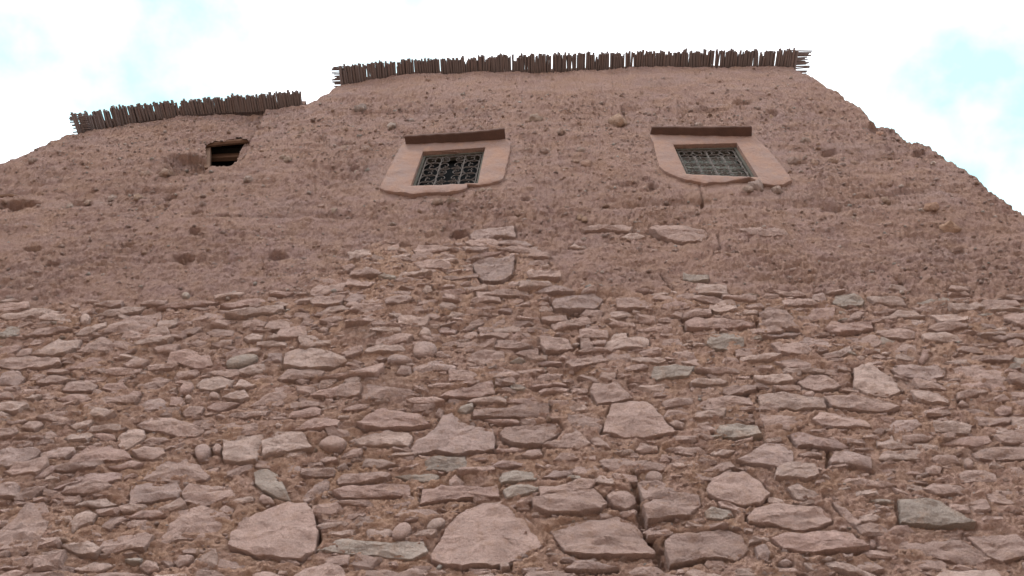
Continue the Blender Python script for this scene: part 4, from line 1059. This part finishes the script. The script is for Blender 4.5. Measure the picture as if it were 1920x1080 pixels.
for wi, w in enumerate(WIN):
    win, REV = surround(w, wi * 7)
    win['label'] = ('plastered window with a dark void behind its scrolled grille, left of the pair' if wi == 0 else 'plastered window with pale boards behind its scrolled grille, right of the pair')
    q = w['i']; c = q.mean(0)
    # wooden frame set back in the reveal
    fr = MB(); fw = .026
    def shrink(qq, d):
        return np.array([qq[0] + (d, -d), qq[1] + (-d, -d), qq[2] + (-d, d), qq[3] + (d, d)])
    qi = shrink(q, fw); qo = grow(q, -.001)
    yf0, yf1 = REV - .045, REV + .02
    n = 4
    vv = [(p[0], yf0, p[1]) for p in qo] + [(p[0], yf0, p[1]) for p in qi] + [(p[0], yf1, p[1]) for p in qo] + [(p[0], yf1, p[1]) for p in qi]
    ff = []
    for i in range(4):
        j = (i + 1) % 4
        ff += [(i, j, 4 + j, 4 + i), (4 + i, 4 + j, 12 + j, 12 + i), (8 + j, 8 + i, 12 + i, 12 + j)]
    fr.add(vv, ff); fr.build('window_frame', M_WOOD, win, 20)
    grille(win, qi, REV - .03, wi)
    if wi == 1:
        # weathered boards close the window right behind the grille
        zs = np.linspace(0, 1, 5)
        for k in range(4):
            b_ = MB(); p0 = quad_pt(qi, .0, zs[k] + .006); p1 = quad_pt(qi, 1., zs[k] + .006); p2 = quad_pt(qi, 1., zs[k + 1] - .006); p3 = quad_pt(qi, 0., zs[k + 1] - .006)
            dy = REV + .035 + .004 * (k % 2)
            v = [(p[0], dy, p[1]) for p in (p0, p1, p2, p3)] + [(p[0], dy + .02, p[1]) for p in (p0, p1, p2, p3)]
            b_.add(v, [(0, 1, 2, 3), (7, 6, 5, 4), (0, 4, 5, 1), (1, 5, 6, 2), (2, 6, 7, 3), (3, 7, 4, 0)])
            b_.build('board', M_BOARD, win, 20)
    else:
        # opaque pane; the void's darkness is put into its near-black colour
        pm, pt_, pb = new_mat('window_glass'); pb.inputs['Base Color'].default_value = (.012, .013, .014, 1); pb.inputs['Roughness'].default_value = .5
        pb.inputs['Specular IOR Level'].default_value = 0
        gl = MB(); v = [(p[0], REV + .05, p[1]) for p in (qi[3], qi[2], qi[1], qi[0])] + [(p[0], REV + .056, p[1]) for p in (qi[3], qi[2], qi[1], qi[0])]
        gl.add(v, [(0, 1, 2, 3), (7, 6, 5, 4), (0, 4, 5, 1), (1, 5, 6, 2), (2, 6, 7, 3), (3, 7, 4, 0)])
        gl.build('pane', pm, win, 20)
    # room behind, its shade painted in by a near-black material
    rm = MB(); x0, x1, z0, z1 = q[:, 0].min() - .05, q[:, 0].max() + .05, q[:, 1].min() - .05, q[:, 1].max() + .05
    v, f = box_v(x0, x1, REV + .004, REV + 1.0, z0, z1); rm.add(v, [t[::-1] for t in f[1:]])
    rm.build('room', M_DARK, win, 20)
    # projecting ledge over the window
    LE = [dict(out=[(758.5, 256), (946, 242)], wall=[(761, 271), (948, 261)], th=.035), dict(out=[(1223, 239), (1410, 238)], wall=[(1217, 253), (1411, 256)], th=.03)][wi]
    a0, a1 = at(*LE['wall'][0], -.022), at(*LE['wall'][1], -.022)
    def out_len(px, py, z):
        d = direction(px, py); t = (z - CAM[2]) / d[2]; return -(CAM[1] + t * d[1]), CAM[0] + t * d[0]
    l0, xo0 = out_len(*LE['out'][0], a0[1]); l1, xo1 = out_len(*LE['out'][1], a1[1])
    print('ledge', a0, a1, l0, l1, xo0, xo1)
    lv = []; NS = 26
    for i in range(NS):
        t = i / (NS - 1); z = lerp(a0[1], a1[1], t) + .006 * math.sin(t * 7 + wi) - .03 * math.sin(t * math.pi) * (1 - wi) * .6
        xw = lerp(a0[0], a1[0], t); xo = lerp(xo0, xo1, t); L = lerp(l0, l1, t) + .006 * float(perlin(np.array(t * 14.), np.array(3. + wi), 171))
        th = LE['th'] * (1 + .12 * float(perlin(np.array(t * 9.), np.array(8. + wi), 172)))
        lv += [(xw, .06, z), (lerp(xw, xo, .9), -L * .93, z), (xo, -L, z + .006), (xo, -L, z + th), (lerp(xw, xo, .95), -L + .008, z + th + .004), (xw, .06, z + th + .03)]
    lf = []
    for i in range(NS - 1):
        for k in range(6):
            lf.append((i * 6 + k, i * 6 + (k + 1) % 6, (i + 1) * 6 + (k + 1) % 6, (i + 1) * 6 + k))
    lf += [tuple(range(6))[::-1], tuple((NS - 1) * 6 + k for k in range(6))]
    lm = MB(); lm.add(lv, lf); lo = lm.build('ledge', M_LEDGE, win, 30)

# ------------------------------------------------------------------ open hatch, upper left
hx0, hx1 = hatch[:, 0].min(), hatch[:, 0].max(); hz0, hz1 = hatch[:, 1].min(), hatch[:, 1].max()
yh = .10; print('hatch y', yh)
hm = MB(); v, f = box_v(hx0 - .005, hx1 + .02, yh + .15, 1.1, hz0 - .02, hz1 + .02); hm.add(v, [t[::-1] for t in f[1:]])
hat = hm.build('hatch', M_DARK, house, 20)
hat['label'] = 'dark open hatch with a brown wooden rail in the left wing'
def slab(name, corners_px, y, th, mat, parent):
    p = [at(px, py, y) for px, py in corners_px]
    b_ = MB(); k = len(p)
    v = [(a[0], y, a[1]) for a in p] + [(a[0], y + th, a[1]) for a in p]
    ff = [tuple(range(k)), tuple(range(2 * k - 1, k - 1, -1))] + [(i, k + i, k + (i + 1) % k, (i + 1) % k) for i in range(k)]
    b_.add(v, ff); return b_.build(name, mat, parent, 20)
slab('jamb', [(383, 314), (393, 314), (395, 262), (384, 265)], yh + .07, .06, M_BROWNWOOD, hat)
slab('rail', [(393, 296), (452, 293), (453, 286.5), (393, 289)], yh + .19, .05, M_BROWNWOOD, hat)
slab('door_panel', [(393, 289), (460, 286), (466, 254), (393, 260)], yh + .42, .03, M_BROWNWOOD, hat)
lb = MB(); a_ = at(381, 266, yh); b__ = at(473, 257, yh)
lb.tube([(a_[0], yh + .05, a_[1] + .015), (lerp(a_[0], b__[0], .5), yh + .045, lerp(a_[1], b__[1], .5) + .02), (b__[0], yh + .05, b__[1] + .02)], [.030, .034, .034], 8)
lb.build('lintel', M_BROWNWOOD, hat, 40)
# a timber stub lying in the hollow at the far left
tb = MB(); a_ = at(-20, 374, .1); b__ = at(60, 370, .1); yt = -float(hs(lerp(a_[0], b__[0], .6), a_[1]))
tb.tube([(a_[0], yt - .01, a_[1]), (lerp(a_[0], b__[0], .5), yt - .02, lerp(a_[1], b__[1], .5) + .01), (b__[0], yt + .03, b__[1])], [.035, .03, .022], 8)
o = tb.build('timber', M_BROWNWOOD, house, 40)
o['label'] = 'weathered timber stub in a hollow of the earth wall'

# ------------------------------------------------------------------ reed eaves
reed_meshes = []
def reed_mesh(L, r, bend, n=6):
    b_ = MB()
    k = 4
    b_.tube([(bend * (i / (k - 1)) ** 2, -L * i / (k - 1), .3 * bend * math.sin(i)) for i in range(k)], [r, r * .98, r * .95, r * .9], n)
    me = pymesh('reed', b_.v, b_.f, 50); return me
for k in range(24):
    me = reed_mesh(1.0, 1.0, 0, 6); reed_meshes.append(me)
    rel = rs.uniform(-1, 1, 2)
    for vtx in me.vertices:
        u = -vtx.co.y; vtx.co.x += rel[0] * .6 * u * u; vtx.co.z += rel[1] * .6 * u * u
EAVES = [dict(label='short reed eave over the lower left wing', wall=[(142, 238), (200, 222), (260, 211), (330, 202), (400, 196), (470, 193), (566, 189)], out=[(148, 207), (250, 195), (340, 186), (450, 177), (566, 169)], step=.031, side=(-1,)),
         dict(label='long reed eave along the top of the main wall', wall=[(640, 150), (700, 141), (760, 134), (900, 131), (1000, 129), (1200, 123), (1400, 121), (1494, 124)], out=[(640, 117), (760, 107), (880, 101), (1000, 97), (1200, 92), (1400, 89), (1494, 85)], step=.0325, side=(-1, 1))]
for ei, E in enumerate(EAVES):
    wp = poly_at(E['wall']); x0, x1 = wp[0, 0], wp[-1, 0]
    # mud bed that holds the reeds down, behind the wall face
    nb = 120; bx = np.linspace(x0 - .02, x1 + .02, nb); bz = np.interp(bx, wp[:, 0], wp[:, 1])
    v = []; f = []
    for i in range(nb):
        up = .05 + .02 * float(perlin(np.array(bx[i] * 5), np.array(1. + ei), 181))
        v += [(bx[i], .06, bz[i] + .045), (bx[i], .04, bz[i] + .06 + up), (bx[i], .5, bz[i] + .10 + up), (bx[i], .9, bz[i] + .02)]
    for i in range(nb - 1):
        for k in range(3): f.append((i * 4 + k, (i + 1) * 4 + k, (i + 1) * 4 + k + 1, i * 4 + k + 1))
    me = pymesh('reed_eave', v, f, 40); eave = link('reed_eave', me, M_EARTH, house); eave['label'] = E['label']
    ox, oy = zip(*E['out'])
    def reach(x, z):
        px, _ = project(np.array(x), np.array(z)); py = np.interp(px, ox, oy)
        d = direction(float(px), float(py)); t = (z - CAM[2]) / d[2]
        return -(CAM[1] + t * d[1])
    xr = x0; drift = 0; count = 0
    layer = MB()
    while xr < x1:
        z = float(np.interp(xr, wp[:, 0], wp[:, 1])) + .012
        L = reach(xr, z)
        clump = float(perlin(np.array(xr * 3.), np.array(5.5 + ei), 191)) * .035
        Lr = L * .78 + clump * .5 + rng.gauss(0, .013)
        if rng.random() < .06: Lr -= rng.uniform(.03, .08)
        r = rng.uniform(.0125, .0175)
        o = bpy.data.objects.new('reed', reed_meshes[rng.randrange(24)])
        if not o.data.materials: o.data.materials.append(M_REED if rng.random() < .7 else M_REED2)
        COL.objects.link(o); o.parent = eave
        o.location = (xr, .12, z + r + rng.uniform(-.004, .006)); o.scale = (r, Lr + .12, r)
        drift = .8 * drift + rng.gauss(0, .010)
        o.rotation_euler = (rng.gauss(.0, .02), 0, drift + rng.gauss(0, .018))
        count += 1
        # upper layers that fill most of the gaps
        for dz in (.024, .036, .05):
            if rng.random() < .90:
                xx = xr + rng.uniform(-.017, .017); l2 = Lr - rng.uniform(-.01, .05); rr = rng.uniform(.011, .016); sk = math.tan(drift) * l2 + rng.gauss(0, .008)
                layer.tube([(xx, .12, z + dz), (xx - sk * .5, -l2 * .5, z + dz + rng.gauss(0, .003)), (xx - sk, -l2, z + dz + rng.gauss(0, .008))], rr, 5)
        xr += E['step'] * rng.uniform(.72, 1.28)
    # reeds laid the other way round the ends
    for sgn in E['side']:
        xe = x0 if sgn < 0 else x1; z = float(np.interp(xe, wp[:, 0], wp[:, 1])) + .075
        y = -reach(xe, z) * .74
        while y < .9:
            l2 = rng.uniform(.09, .15) * (1.0 if ei else .6) + (.05 if sgn > 0 else 0)
            layer.tube([(xe - sgn * .12, y, z), (xe + sgn * l2, y + rng.gauss(0, .010), z + rng.gauss(-.01, .006))], rng.uniform(.008, .013), 5)
            if rng.random() < .6:
                layer.tube([(xe - sgn * .12, y + .012, z + .025), (xe + sgn * (l2 - .02), y + .012 + rng.gauss(0, .010), z + .02 + rng.gauss(-.01, .006))], rng.uniform(.008, .013), 5)
            y += rng.uniform(.018, .036)
    lo = layer.build('reed_layer', M_REED, eave, 50); lo['kind'] = 'stuff'
    print('reeds', count)
bpy.context.view_layer.update()
